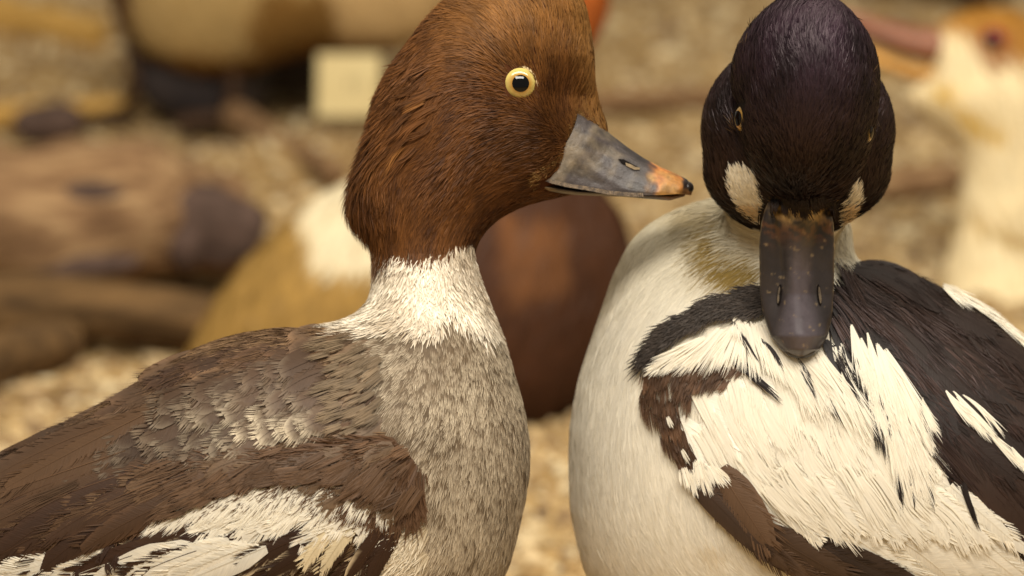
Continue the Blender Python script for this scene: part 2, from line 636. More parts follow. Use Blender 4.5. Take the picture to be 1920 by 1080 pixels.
def barb_batch(field, feats, B, D, Nn, Ln, Wd, bend, rng):
    n = len(feats)
    per = 40
    K = 3
    m = per * 2
    s0 = np.sort(rng.uniform(0.02, 0.97, (n, per)), axis=1)
    s0 = np.concatenate([s0, np.sort(rng.uniform(0.02, 0.97, (n, per)), axis=1)], 1)
    side = np.concatenate([-np.ones((n, per)), np.ones((n, per))], 1)
    # tuft splits: neighbouring barbs cling together
    grp = (np.arange(m) // 4)[None, :] + rng.integers(0, 2, (n, 1))
    gofs = np.take_along_axis(rng.normal(0, 1, (n, m // 4 + 3)), grp, 1)
    rag = np.array([f.get('fray', 8) for f in feats])[:, None]
    a0 = (0.72 - 0.42 * s0) + 0.05 * gofs + rng.normal(0, 0.03, (n, m))
    a0 = np.clip(a0, 0.1, 1.0)
    prof = np.where(s0 < 0.35, 0.5 + 0.5 * np.sin(s0 / 0.35 * np.pi / 2), np.sqrt(np.clip(1 - ((s0 - 0.35) / 0.72) ** 2.6, 0.05, 1)))
    hw = 0.5 * Wd[:, None] * prof
    L_ = np.minimum(hw / np.sin(a0) * 1.05, (1.02 - s0) * Ln[:, None] + 0.35 * hw)
    L_ = L_ * (1 + 0.06 * gofs + rng.normal(0, 0.05, (n, m))) + rag * rng.uniform(0.0, 0.6, (n, m)) * (0.35 + 0.65 * s0)
    L_ = np.maximum(L_, 3)
    wid = np.array([0.62 * f.get('frayw', 2.2) for f in feats])[:, None] * rng.uniform(0.7, 1.2, (n, m)) * np.clip(Ln[:, None] / 80, 0.8, 1.5)
    off0 = bend[:, None] * 4 * s0 * (1 - s0) * Ln[:, None]
    X0 = B[:, 0:1] + D[:, 0:1] * s0 * Ln[:, None] + Nn[:, 0:1] * off0
    Y0 = B[:, 1:2] + D[:, 1:2] * s0 * Ln[:, None] + Nn[:, 1:2] * off0
    XS, YS, SS, TT = [], [], [], []
    for k in range(K):
        g = 0.5 + 0.5 * k / (K - 1)
        a = a0 * (1.12 - 0.22 * g)
        u = L_ * g * np.cos(a)
        v = L_ * g * np.sin(a) * side
        XS.append(X0 + D[:, 0:1] * u + Nn[:, 0:1] * v)
        YS.append(Y0 + D[:, 1:2] * u + Nn[:, 1:2] * v)
        SS.append(s0 + u / Ln[:, None])
        TT.append(np.abs(v) / (0.5 * Wd[:, None]))
    XS, YS, SS, TT = [np.stack(z, -1) for z in (XS, YS, SS, TT)]
    P, G = field.hit(XS, YS)
    h0 = np.array([f.get('h0', 2.0) for f in feats])[:, None, None]
    lift = np.array([f.get('lift', 8.0) for f in feats])[:, None, None]
    cam_ = np.array([f.get('camber', 0.04) for f in feats])[:, None, None] * Wd[:, None, None]
    hz = rng.uniform(0.1, 0.6, (n, m, 1))
    H = h0 + lift * np.clip(SS, 0, 1.2) ** 1.1 + cam_ * np.clip(1 - TT ** 2, -0.3, 1) + hz * np.linspace(0.5, 1, K)
    P = P + G * H[..., None]
    tan = np.gradient(P, axis=2)
    sd = np.cross(G, tan)
    sd = sd / (np.linalg.norm(sd, axis=-1, keepdims=True) + 1e-9)
    pw = np.array([1.0, 1.0, 0.12])
    hwid = 0.5 * wid[..., None, None] * pw[None, None, :, None]
    tilt = rng.normal(0, 0.2, (n, m, 1, 1))
    b = sd * np.cos(tilt) + G * np.sin(tilt)
    V = np.stack([P - b * hwid, P + b * hwid], 3)
    q = (np.arange(m) * 2 * K)[:, None, None] + (np.arange(K - 1) * 2)[None, :, None] + np.array([0, 1, 3, 2])
    q = q.reshape(-1, 4)
    out = []
    for i, f in enumerate(feats):
        c0, c1, ce = [np.asarray(f[k], float) for k in ('c0', 'c1', 'ce')]
        ts = f.get('tipstart', 0.7)
        ft = np.clip((SS[i] - ts) / (1.02 - ts), 0, 1)[..., None]
        es = f.get('edgestart', 0.5)
        fe = np.clip((TT[i] - es) / (1 - es), 0, 1)[..., None] * np.clip((SS[i] - f.get('edges0', 0.25)) / 0.25, 0, 1)[..., None]
        C = c0 * (1 - ft) + c1 * ft
        C = C * (1 - fe) + ce * fe
        C = C * np.clip(1 + 0.04 * gofs[i] + rng.normal(0, 0.05, m), .6, 1.4)[:, None, None]
        C = np.repeat(C[:, :, None, :], 2, 2)
        out.append((V[i].reshape(-1, 3), q, C.reshape(-1, 3)))
    return out


def vane_batch(field, feats, rng, nl=9, nt=5):
    """feats: dicts base, tip (photo px), width, c0, c1 (tip), ce (edge), lift, h0, bend, fray. Returns list of (V,Q,C,UV)."""
    n = len(feats)
    s = np.linspace(0, 1, nl)
    t = np.linspace(-1, 1, nt)
    B = np.array([f['base'] for f in feats], float)
    T = np.array([f['tip'] for f in feats], float)
    Wd = np.array([f['width'] for f in feats], float)
    bend = np.array([f.get('bend', 0.0) for f in feats])
    Ln = np.linalg.norm(T - B, axis=1)
    D = (T - B) / Ln[:, None]
    Nn = np.stack([-D[:, 1], D[:, 0]], 1)
    prof = np.where(s < 0.35, 0.45 + 0.55 * np.sin(s / 0.35 * np.pi / 2), np.sqrt(np.clip(1 - ((s - 0.35) / 0.68) ** 2.6, 0.02, 1)))
    offs = bend[:, None] * 4 * s * (1 - s) * Ln[:, None]
    cx = B[:, None, 0] + D[:, None, 0] * s * Ln[:, None] + Nn[:, None, 0] * offs
    cy = B[:, None, 1] + D[:, None, 1] * s * Ln[:, None] + Nn[:, None, 1] * offs
    # barb sweep: edges trail behind the shaft at the root and the tip is rounded
    sweep = (1 - np.abs(t) ** 1.6)
    ex = 0.47 * Wd[:, None, None] * prof[None, :, None] * t[None, None, :]
    PXg = cx[:, :, None] + Nn[:, 0][:, None, None] * ex
    PYg = cy[:, :, None] + Nn[:, 1][:, None, None] * ex
    # small irregular edge
    jag = rng.normal(0, 0.035, (n, nl, nt)) * Wd[:, None, None] * (np.abs(t) > 0.9)[None, None, :]
    PXg = PXg + D[:, 0][:, None, None] * jag
    PYg = PYg + D[:, 1][:, None, None] * jag
    P, G = field.hit(PXg, PYg)
    h0 = np.array([f.get('h0', 2.0) for f in feats])[:, None, None]
    lift = np.array([f.get('lift', 8.0) for f in feats])[:, None, None]
    cam_ = np.array([f.get('camber', 0.04) for f in feats])[:, None, None] * Wd[:, None, None]
    tw = rng.normal(0, 0.03, n)[:, None, None] * Wd[:, None, None]
    H = h0 + lift * s[None, :, None] ** 1.1 + cam_ * (1 - t[None, None, :] ** 2) * prof[None, :, None] + tw * t[None, None, :]
    P = P + G * H[..., None]
    barbs = barb_batch(field, feats, B, D, Nn, Ln, Wd, bend, rng)
    out = []
    q0 = []
    for a in range(nl - 1):
        for b in range(nt - 1):
            q0.append((a * nt + b, a * nt + b + 1, (a + 1) * nt + b + 1, (a + 1) * nt + b))
    q0 = np.array(q0)
    for i, f in enumerate(feats):
        V = P[i].reshape(-1, 3)
        c0, c1, ce = [np.asarray(f[k], float) for k in ('c0', 'c1', 'ce')]
        ts = f.get('tipstart', 0.7)
        ft = np.clip((s - ts) / (1 - ts), 0, 1)[:, None, None]
        es = f.get('edgestart', 0.5)
        fe = (np.clip((np.abs(t) - es) / (1 - es), 0, 1) ** 1.0)[None, :, None] * np.clip((s - f.get('edges0', 0.25)) / 0.25, 0, 1)[:, None, None]
        C = c0 * (1 - ft) + c1 * ft
        C = C * (1 - fe) + ce * fe
        C = C * (1 + rng.normal(0, 0.03, (nl, nt, 1)))
        UV = np.stack([np.broadcast_to(ex[i], (nl, nt)), np.broadcast_to((s * Ln[i])[:, None], (nl, nt))], -1) + np.array([0, rng.uniform(0, 500)])
        parts = [(V, q0, C.reshape(-1, 3))]
        uvl = [UV.reshape(-1, 2)]
        # shaft
        sh = P[i][:, nt // 2]
        gn = G[i][:, nt // 2]
        sd = np.cross(gn, np.gradient(sh, axis=0))
        sd = sd / (np.linalg.norm(sd, axis=1, keepdims=True) + 1e-9)
        shw = (f.get('shaft', 0.9) * np.linspace(1, 0.25, nl))[:, None]
        SV = np.stack([sh + gn * 1.0 - sd * shw, sh + gn * 1.0 + sd * shw], 1).reshape(-1, 3)
        SQ = np.array([(2 * k, 2 * k + 1, 2 * k + 3, 2 * k + 2) for k in range(nl - 1)])
        SCc = np.repeat((c0 * f.get('shaftk', 1.25))[None], 2 * nl, 0)
        parts.append((SV, SQ, SCc))
        uvl.append(np.zeros((2 * nl, 2)))
        # the barbs: hair-fine ribbons either side of the shaft, splitting into tufts
        BV, BQ, BC = barbs[i]
        parts.append((BV, BQ, BC))
        uvl.append(np.zeros((len(BV), 2)))
        v, q, c = merge(parts)
        out.append((v, q, c, np.concatenate(uvl)))
    return out


def fan_batch(field, fans, rng, K=5):
    """Loose feathers made of fine strands: base, tip (photo px), w0/w1 widths there, n strands."""
    out, XS, YS, meta = [], [], [], []
    g = np.linspace(0, 1, K)
    for f in fans:
        B, T = np.array(f['base'], float), np.array(f['tip'], float)
        D = T - B
        L_ = np.linalg.norm(D)
        D = D / L_
        Nn = np.array([-D[1], D[0]])
        n = f['n']
        u = rng.uniform(-1, 1, n)
        ln = L_ * (1 - .28 * np.abs(u) ** 1.5) * rng.uniform(.72, 1.08, n)
        u0 = u * f['w0'] / 2
        u1 = u * f['w1'] / 2 + rng.normal(0, .02, n) * L_ * f.get('mess', 1.0)
        st = rng.uniform(0, .18, n)
        gg = st[:, None] + (1 - st[:, None]) * g[None]
        off = u0[:, None] + (u1 - u0)[:, None] * gg ** f.get('flare', 1.0) + f.get('bend', 0) * 4 * (gg - gg * gg) * L_ + (rng.normal(0, .012, n) * L_)[:, None] * gg ** 2
        XS.append(B[0] + D[0] * ln[:, None] * gg + Nn[0] * off)
        YS.append(B[1] + D[1] * ln[:, None] * gg + Nn[1] * off)
        meta.append(n)
    X, Y = np.concatenate(XS), np.concatenate(YS)
    P, G = field.hit(X, Y)
    o = 0
    for f, n in zip(fans, meta):
        p, nn = P[o:o + n], G[o:o + n]
        o += n
        h = f.get('h', 5.0) + f.get('lift', 4.0) * g[None] ** 1.2 + rng.uniform(0, f.get('loft', 1.6), n)[:, None] * (.3 + .7 * g[None])
        p = p + nn * h[..., None]
        tan = np.gradient(p, axis=1)
        sd = np.cross(nn, tan)
        sd /= np.linalg.norm(sd, axis=-1, keepdims=True) + 1e-9
        ti = rng.normal(0, f.get('tilt', .2), (n, 1, 1))
        sd = sd * np.cos(ti) + nn * np.sin(ti)
        hw = .5 * f.get('wd', 2.4) * rng.uniform(.7, 1.25, n)[:, None] * np.interp(g, [0, .3, .7, 1], [.7, 1, .85, .12])[None]
        V = np.stack([p - sd * hw[..., None], p + sd * hw[..., None]], 2).reshape(-1, 3)
        q = (np.arange(n) * 2 * K)[:, None, None] + (np.arange(K - 1) * 2)[None, :, None] + np.array([0, 1, 3, 2])
        c0, c1 = np.asarray(f['c'], float), np.asarray(f.get('ct', f['c']), float)
        C = (c0 * (1 - g[:, None]) + c1 * g[:, None])[None] * (1 + rng.normal(0, f.get('cv', .05), (n, 1, 1)))
        out.append((V, q.reshape(-1, 4), np.repeat(C, 2, 1).reshape(-1, 3)))
    return out


def add_fans(parent, field, fans, rng, mat, name='feather'):
    for v, q, c in fan_batch(field, fans, rng):
        mesh_obj(name, to_world(v), q, mat, parent, c)


def fans_merged(name, parent, field, fans, rng, mat):
    v, q, c = merge(fan_batch(field, fans, rng))
    return mesh_obj(name, to_world(v), q, mat, parent, c, kind='stuff')


def add_feathers(parent, field, feats, rng, name='feather', nl=9, nt=5, mat=None):
    for (v, q, c, uv), f in zip(vane_batch(field, feats, rng, nl, nt), feats):
        mesh_obj(name, to_world(v), q, M_WVANE if min(f['c0']) > .42 else M_VANE, parent, c, uv)


def scatter(poly, space, guides, rng, aspect=0.62, jit=0.22):
    """Staggered rows of roots across a polygon (photo px), laid along the mean feather direction."""
    poly = np.asarray(poly, float)
    c = poly.mean(0)
    g = guides(np.array([c[0]]), np.array([c[1]]))[0]
    nrm = np.array([-g[1], g[0]])
    R = np.abs(poly - c).sum(1).max()
    k = int(R / min(space, space * aspect)) + 2
    pts = []
    for i in range(-k, k + 1):
        for j in range(-k, k + 1):
            p = c + g * i * space + nrm * (j + 0.5 * (i % 2)) * space * aspect
            p = p + rng.normal(0, jit, 2) * space * 0.5
            pts.append(p)
    pts = np.array(pts)
    return pts[inpoly(pts[:, 0], pts[:, 1], poly)]


def tube(path, radii, nseg=12, cap=True):
    path = np.asarray(path, float)
    n = len(path)
    tan = np.gradient(path, axis=0)
    tan /= np.linalg.norm(tan, axis=1, keepdims=True)
    ref = np.array([0.0, 0.3, 1.0])
    if abs(tan[0] @ ref) > 0.9:
        ref = np.array([1.0, 0, 0.2])
    V = []
    for i in range(n):
        u = np.cross(tan[i], ref)
        u /= np.linalg.norm(u)
        v = np.cross(u, tan[i])
        a = np.arange(nseg) / nseg * 2 * np.pi
        r = np.asarray(radii[i])
        V.append(path[i] + (np.cos(a)[:, None] * u + np.sin(a)[:, None] * v) * (r if r.ndim == 0 else r[:, None]))
    V = np.concatenate(V)
    F = []
    for i in range(n - 1):
        for j in range(nseg):
            k = (j + 1) % nseg
            F.append((i * nseg + j, i * nseg + k, (i + 1) * nseg + k, (i + 1) * nseg + j))
    if cap:
        F.append(tuple(range(nseg))[::-1])
        F.append(tuple((n - 1) * nseg + j for j in range(nseg)))
    return V, F


def sphere(c, r, axis=None, nu=20, nv=14, flat=1.0, rmax=np.pi):
    """Polar sphere about axis; returns V, F, polar angle."""
    axis = np.array([0, 0, 1.0]) if axis is None else np.asarray(axis, float) / np.linalg.norm(axis)
    ref = np.array([1.0, 0, 0]) if abs(axis[0]) < 0.9 else np.array([0, 1.0, 0])
    u = np.cross(axis, ref)
    u /= np.linalg.norm(u)
    v = np.cross(axis, u)
    V, A = [np.asarray(c) + axis * r * flat], [0.0]
    for i in range(1, nv + 1):
        th = rmax * i / nv
        for j in range(nu):
            ph = 2 * np.pi * j / nu
            V.append(c + axis * r * flat * np.cos(th) + r * np.sin(th) * (u * np.cos(ph) + v * np.sin(ph)))
            A.append(th)
    F = [(0, 1 + j, 1 + (j + 1) % nu) for j in range(nu)]
    for i in range(nv - 1):
        for j in range(nu):
            a, b = 1 + i * nu + j, 1 + i * nu + (j + 1) % nu
            F.append((a, a + nu, b + nu, b))
    return np.array(V), F, np.array(A)


def ring(c, axis, r, tr, nu=28, nv=8):
    axis = np.asarray(axis, float) / np.linalg.norm(axis)
    ref = np.array([1.0, 0, 0]) if abs(axis[0]) < 0.9 else np.array([0, 1.0, 0])
    u = np.cross(axis, ref)
    u /= np.linalg.norm(u)
    v = np.cross(axis, u)
    V, F = [], []
    for i in range(nu):
        a = 2 * np.pi * i / nu
        rd = u * np.cos(a) + v * np.sin(a)
        for j in range(nv):
            b = 2 * np.pi * j / nv
            V.append(c + rd * (r + tr * np.cos(b)) + axis * tr * np.sin(b))
            i2, j2 = (i + 1) % nu, (j + 1) % nv
            F.append((i * nv + j, i2 * nv + j, i2 * nv + j2, i * nv + j2))
    return np.array(V), F


def eye_parts(parent, field, px, py, r, axis, sink, irisc, pupilr=0.5):
    """Glass eye: globe with coloured iris, pupil and lid ring, set in the head."""
    p, n = field.hit(np.array([px], float), np.array([py], float))
    axis = np.asarray(axis if axis is not None else n[0], float)
    axis = axis / np.linalg.norm(axis)
    c = p[0] - axis * sink
    V, F, A = sphere(c, r, axis, 36, 22)
    f = np.sin(np.clip(A, 0, np.pi / 2))
    inner, outer = lin(irisc[0]), lin(irisc[1])
    k = np.clip((f - 0.45) / 0.4, 0, 1)[:, None]
    cols = inner * (1 - k) + outer * k
    cols = cols * (1 + RNG.normal(0, 0.06, (len(V), 1))) * (1 - .55 * np.clip((f - .90) / .06, 0, 1))[:, None]
    e = mesh_obj('eye', to_world(V), F, M_EYE, parent, cols)
    V, F, A = sphere(c, r * 1.012, axis, 32, 6, rmax=math.asin(pupilr))
    mesh_obj('pupil', to_world(V), F, M_PUPIL, e)
    return e, c, axis


M_EYE = plume_mat('glass_iris', 0.08, 0.0, 0.5)
bb = M_EYE.node_tree.nodes['Principled BSDF']
bb.inputs['Coat Weight'].default_value = 1.0
bb.inputs['Coat Roughness'].default_value = 0.02


def leg_parts(parent, top_w, foot_z, fwdx, mat, web=0.035, name='leg'):
    top = np.array(top_w, float)
    foot = np.array([top[0] + 0.004 * fwdx, top[1], foot_z + 0.004])
    V, F = tube([top, top * 0.5 + foot * 0.5 + np.array([-0.004 * fwdx, 0, 0]), foot], [0.006, 0.0042, 0.0045], 10)
    leg = mesh_obj(name, V, F, mat, parent)
    # webbed foot: three toes and the web between them
    fv, ff = [], []
    rows = 7
    toes = [(-0.55, 0.8), (0.0, 1.0), (0.55, 0.85)]
    prof = []
    for k in range(13):
        a = -0.6 + 1.2 * k / 12
        near = min(abs(a - tt[0]) for tt in toes)
        prof.append((a, 0.86 + 0.14 * math.cos(min(near / 0.28, 1) * math.pi / 2), 1 if near < 0.06 else 0))
    for r_ in range(rows):
        f = r_ / (rows - 1)
        for a, ln, toe in prof:
            d = web * f * ln
            z = 0.0045 * (1 - f) + (0.0034 if toe else 0.0016)
            fv.append((foot[0] + fwdx * d * math.cos(a), foot[1] + d * math.sin(a), foot_z + z))
    m = len(prof)
    nb = len(fv)
    for v in list(fv):
        fv.append((v[0], v[1], foot_z + 0.0004))
    for r_ in range(rows - 1):
        for k in range(m - 1):
            a = r_ * m + k
            ff.append((a, a + 1, a + m + 1, a + m))
            ff.append((nb + a, nb + a + m, nb + a + m + 1, nb + a + 1))
    for k in range(m - 1):
        a = (rows - 1) * m + k
        ff.append((a, a + 1, nb + a + 1, nb + a))
    for r_ in range(rows - 1):
        a = r_ * m
        ff.append((a, a + m, nb + a + m, nb + a))
        a = r_ * m + m - 1
        ff.append((a + m, a, nb + a, nb + a + m))
    mesh_obj('webbed_foot', np.array(fv), ff, mat, leg)
    return leg


def loft_bill(st_fn, nS, nT, arc=(-1.0, 1.0)):
    """st_fn(s, a) -> bird-frame point; a in [-1,1] is the way round the section."""
    S = np.linspace(0, 1, nS)
    A = np.linspace(arc[0], arc[1], nT)
    V = np.array([[st_fn(s, a) for a in A] for s in S])
    F = []
    for i in range(nS - 1):
        for j in range(nT - 1):
            F.append((i * nT + j, i * nT + j + 1, (i + 1) * nT + j + 1, (i + 1) * nT + j))
    return V.reshape(-1, 3), np.array(F), np.repeat(S, nT), np.tile(A, nS)


# ------------------------------------------------------------------ the brown-headed duck (left)
def build_female():
    rng = np.random.default_rng(11)
    outline = [(1138, 246), (1122, 200), (1113, 150), (1108, 70), (1092, 5), (1058, -32), (1000, -55), (930, -50), (870, -22), (818, 20), (772, 75), (735, 128),
               (712, 185), (698, 245), (678, 310), (662, 365), (662, 405), (684, 436), (704, 466), (706, 500), (704, 535), (694, 572), (655, 604), (590, 620),
               (530, 622), (450, 634), (370, 660), (300, 700), (200, 760), (100, 814), (30, 864), (-80, 930), (-220, 1010), (-330, 1075), (-230, 1110), (-60, 1165),
               (150, 1215), (350, 1245), (560, 1250), (750, 1230), (870, 1175), (938, 1085), (974, 960), (988, 860), (981, 790), (964, 720), (939, 640),
               (917, 585), (898, 535), (888, 500), (884, 478), (896, 445), (925, 412), (975, 385), (1035, 370), (1090, 356), (1122, 320), (1128, 285)]
    kf = lambda x, y: (0.40 + 0.22 * np.clip((60 - y + 0) / 130.0, 0, 1)) * (1 - 0.80 * np.clip((x - 50) / 75, 0, 1) * np.clip((430 - y) / 70, 0, 1) * np.clip((y - 150) / 30, 0, 1))
    inf = Inflate(outline, 0.5, 0.0, 6.0, kfun=kf)
    fld = Field([inf], [])
    base = to_world(pt(560, 1250, 0))
    base = np.array([base[0], base[1], 0.06])
    root = root_empty('duck', base, 'brown-headed duck in profile with a round yellow eye and an orange-tipped grey bill', 'duck', 'mounted ducks')
    V, Q = surface_nets(fld, [inf.lo[0], inf.lo[1], -430], [inf.hi[0], inf.hi[1], 430], 11.0)
    P, _ = fld.snap(V, 2)

    head = [(500, -200), (1300, -200), (1300, 400), (960, 440), (912, 505), (893, 478), (876, 466), (856, 462), (838, 484), (818, 474), (790, 488), (765, 474), (735, 480), (700, 474), (640, 440)]
    collar = [(640, 430), (920, 440), (925, 500), (935, 570), (958, 640), (915, 632), (880, 612), (840, 606), (790, 622), (740, 622), (700, 612), (650, 616), (600, 612)]
    wing = [(600, 600), (655, 608), (690, 660), (700, 720), (690, 790), (745, 815), (785, 870), (785, 930), (740, 980), (715, 1020), (700, 1300), (-500, 1300), (-500, 500)]
    billz = [(1098, 216), (1114, 234), (1134, 252), (1220, 240), (1330, 330), (1330, 420), (1080, 366), (1014, 352), (1018, 338), (1052, 314), (1082, 284), (1092, 250)]
    white = [(335, 975), (350, 955), (372, 938), (395, 945), (450, 922), (490, 912), (540, 918), (560, 905), (590, 905), (640, 935), (690, 948), (730, 965), (715, 985), (640, 990), (560, 1000), (480, 996), (400, 985)]

    guides = Guides([
        (1110, 180, -.25, -1), (1100, 60, -.2, -1), (1050, 20, -.35, -1), (980, 10, -.7, -.75), (900, 0, -1, -.25), (820, 50, -.95, .35), (750, 120, -.7, .75), (1040, 180, -.5, -.8),
        (1000, 100, -.6, -.8), (940, 90, -.9, -.4), (860, 110, -1, .1), (780, 180, -.9, .5), (715, 240, -.5, .9), (1060, 240, -.8, -.45), (1020, 300, -1, .0), (940, 230, -1, -.05),
        (930, 160, -1, .0), (860, 220, -1, .2), (800, 290, -.85, .5), (720, 340, -.35, .95), (670, 370, -.15, 1), (990, 340, -1, .15), (930, 330, -.95, .3), (860, 340, -.75, .65), (790, 390, -.45, .9),
        (720, 430, -.1, 1), (1040, 360, -1, .2), (960, 385, -.85, .5), (900, 420, -.4, .9), (850, 450, -.2, 1), (780, 470, -.08, 1), (890, 480, .05, 1),
        (800, 540, -.1, 1), (720, 560, -.35, .95), (690, 590, -.8, .6), (630, 610, -1, .15), (890, 560, .12, 1), (840, 620, -.2, 1), (930, 620, .22, 1),
        (760, 660, -.55, .85), (700, 650, -.85, .5), (960, 720, .12, 1), (880, 720, -.15, 1), (800, 760, -.5, .9), (740, 740, -.75, .65), (985, 830, .02, 1), (900, 860, -.15, 1), (830, 900, -.4, .9), (970, 950, -.08, 1), (900, 1000, -.2, 1),
        (800, 1000, -.5, .85), (760, 1060, -.7, .7), (930, 1080, -.25, 1), (600, 650, -1, .25), (450, 670, -1, .3), (330, 720, -.95, .4), (200, 800, -.9, .45), (60, 880, -.9, .45), (-100, 980, -.9, .45),
        (620, 740, -.95, .3), (500, 760, -1, .3), (350, 830, -1, .35), (200, 900, -1, .42), (640, 860, -1, .22), (500, 890, -1, .25), (300, 930, -1, .4), (740, 850, -.9, .35), (775, 900, -.45, .9),
        (650, 960, -.75, .65), (520, 960, -.8, .6), (380, 980, -.85, .55), (600, 1030, -.7, .7), (450, 1040, -.8, .55), (200, 1030, -.95, .35), (0, 1050, -.95, .4), (300, 1200, -1, .1), (700, 1200, -.9, .3)])

    # colours of the body under the feathers
    bx, by = img(P)
    cols = np.tile(lin((128, 108, 84)), (len(P), 1))
    cols[inpoly(bx, by, wing)] = lin((84, 60, 40))
    cols[inpoly(bx, by, collar)] = lin((206, 192, 168))
    cols[inpoly(bx, by, head)] = lin((66, 36, 16))
    body = mesh_obj('body', to_world(P), Q, M_SKIN, root, cols)

    # ---- fine plumage
    S = mesh_samples(P, Q, 130000, rng)
    S, Nn = fld.snap(S, 1)
    px, py = img(S)
    jx = px + 9 * snoise(px * .07, py * .07, S[:, 2] * .07, 5)
    jy = py + 10 * snoise(px * .09, py * .05, S[:, 2] * .09, 6) + rng.normal(0, 5, len(S))
    isb = inpoly(px, py, billz)
    ish = inpoly(jx, jy, head) & ~isb
    isc = inpoly(jx, jy, collar) & ~ish & ~isb
    isw = inpoly(px, py, wing) & ~isc & ~ish
    ism = ~(ish | isc | isw | isb)
    eyed = np.hypot(px - 975, py - 157)
    keepb = (S[:, 2] > -60) | (rng.random(len(S)) < 0.3)
    infr = (py < 1130) & (px > -60)

    # head: fine brown hair-like feathers, long and shaggy at the nape
    def head_layer(n, lenk, name):
        Sh = mesh_samples(P[:], Q[headq], n, rng)
        Sh, _ = fld.snap(Sh, 1)
        hx, hy = img(Sh)
        ok = inpoly(hx, hy + rng.normal(0, 5, n), head) & ~inpoly(hx, hy, billz) & (np.hypot(hx - 975, hy - 157) > 30) & ((Sh[:, 2] > -40) | (rng.random(n) < .35))
        Sh, hx, hy = Sh[ok], hx[ok], hy[ok]
        m = len(Sh)
        d = dirs3(fld, Sh, guides, rng, 0.13, 0.34, 21, 0.022)
        nape = np.clip((790 - hx) / 110, 0, 1) * np.clip((hy - 30) / 100, 0, 1)
        face = np.clip((hx - 930) / 150, 0, 1)
        low = np.clip((hy - 400) / 80, 0, 1)
        eyen = np.clip(1 - (np.hypot(hx - 975, hy - 157) - 33) / 40, 0, 1)
        L_ = (36 + 26 * nape - 14 * face + 2 * low - 10 * eyen) * rng.uniform(0.65, 1.25, m) * lenk
        h1 = (3.5 + 10 * nape * np.clip((440 - hy) / 40, .1, 1) - 2.5 * face + 3 * snoise(Sh[:, 0] * .03, Sh[:, 1] * .03, Sh[:, 2] * .03, 9)) * rng.uniform(0.4, 1.5, m)
        wd_ = rng.uniform(1.4, 2.5, m) * (1 - 0.25 * face)
        # streaks of rust, umber and dark brown following tufts
        n1 = snoise(Sh[:, 0] * .14, Sh[:, 1] * .11, Sh[:, 2] * .12, 31)
        n2 = snoise(Sh[:, 0] * .016, Sh[:, 1] * .016, Sh[:, 2] * .016, 33)
        v = np.clip(0.52 + 0.2 * n1 + rng.normal(0, 0.2, m), 0, 1)[:, None]
        dark, rust = lin((66, 38, 16)), lin((114, 71, 31))
        c = dark * (1 - v) + rust * v
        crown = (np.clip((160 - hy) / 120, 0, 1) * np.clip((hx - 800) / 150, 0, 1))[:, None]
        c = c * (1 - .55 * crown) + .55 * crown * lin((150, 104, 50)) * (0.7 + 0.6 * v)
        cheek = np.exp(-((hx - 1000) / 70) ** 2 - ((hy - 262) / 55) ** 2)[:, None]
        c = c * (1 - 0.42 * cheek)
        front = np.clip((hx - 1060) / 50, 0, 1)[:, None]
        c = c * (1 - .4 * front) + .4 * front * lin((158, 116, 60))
        ct = c * (1.15 + 0.5 * nape[:, None] * (rng.random((m, 1)) < .3))
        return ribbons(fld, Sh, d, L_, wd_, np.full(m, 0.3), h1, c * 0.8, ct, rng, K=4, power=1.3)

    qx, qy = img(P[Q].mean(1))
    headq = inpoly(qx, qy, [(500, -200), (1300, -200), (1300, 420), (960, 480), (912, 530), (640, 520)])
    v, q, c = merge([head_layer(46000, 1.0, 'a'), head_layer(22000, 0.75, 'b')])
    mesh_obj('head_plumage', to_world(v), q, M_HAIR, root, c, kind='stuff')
    nf = []
    for p in scatter([(740, 110), (800, 130), (820, 220), (760, 300), (720, 400), (690, 440), (664, 420), (660, 370), (680, 300), (700, 220), (716, 170)], 30, guides, rng, .8, .6):
        g = guides(np.array([p[0]]), np.array([p[1]]))[0] + np.array([-.25, 0]) * (p[0] < 730)
        g /= np.linalg.norm(g)
        L_ = rng.uniform(46, 78)
        gold = rng.random() < .12
        cc = lin((128, 84, 40)) if gold else lin((100, 62, 28)) * rng.uniform(.65, 1.2)
        nf.append(dict(base=p - g * L_ * .5, tip=p + g * L_ * .5, w0=10, w1=rng.uniform(6, 20), n=15, c=cc * .8, ct=cc * 1.15, h=4, lift=rng.uniform(2, 9), wd=1.4, cv=.2, loft=2.5, bend=rng.normal(0, .06), mess=1.6))
    fans_merged('nape_tuft', root, fld, nf, rng, M_HAIR)
    # a few loose hairs at the nape
    nP = np.array([fld.hit(np.array([xx]), np.array([yy]))[0][0] for xx, yy in [(668, 330), (672, 352), (664, 372), (676, 392), (690, 440), (700, 455), (672, 380), (720, 180), (704, 230), (735, 150), (682, 300)]])
    m = len(nP)
    v, q, c = ribbons(fld, nP, np.tile([-.45, -1, 0], (m, 1)) + rng.normal(0, .2, (m, 3)), rng.uniform(55, 90, m), np.full(m, 1.1), np.full(m, 2.0), rng.uniform(14, 34, m), np.tile(lin((70, 42, 22)), (m, 1)), np.tile(lin((120, 80, 45)), (m, 1)), rng, K=5)
    mesh_obj('loose_hair', to_world(v), q, M_HAIR, root, c, kind='stuff')

    # collar: soft off-white tufts
    k = np.where(isc & keepb)[0]
    Sk = S[k]
    m = len(Sk)
    d = dirs3(fld, Sk, guides, rng, 0.2, 0.3, 41, 0.03)
    hy = py[k]
    vv = np.clip(0.55 + .3 * snoise(Sk[:, 0] * .05, Sk[:, 1] * .05, Sk[:, 2] * .05, 8) + rng.normal(0, .2, m), 0, 1)[:, None]
    c = lin((188, 172, 148)) * (1 - vv) + lin((236, 227, 208)) * vv
    lowc = np.clip((hy - 572) / 60, 0, 1)[:, None]
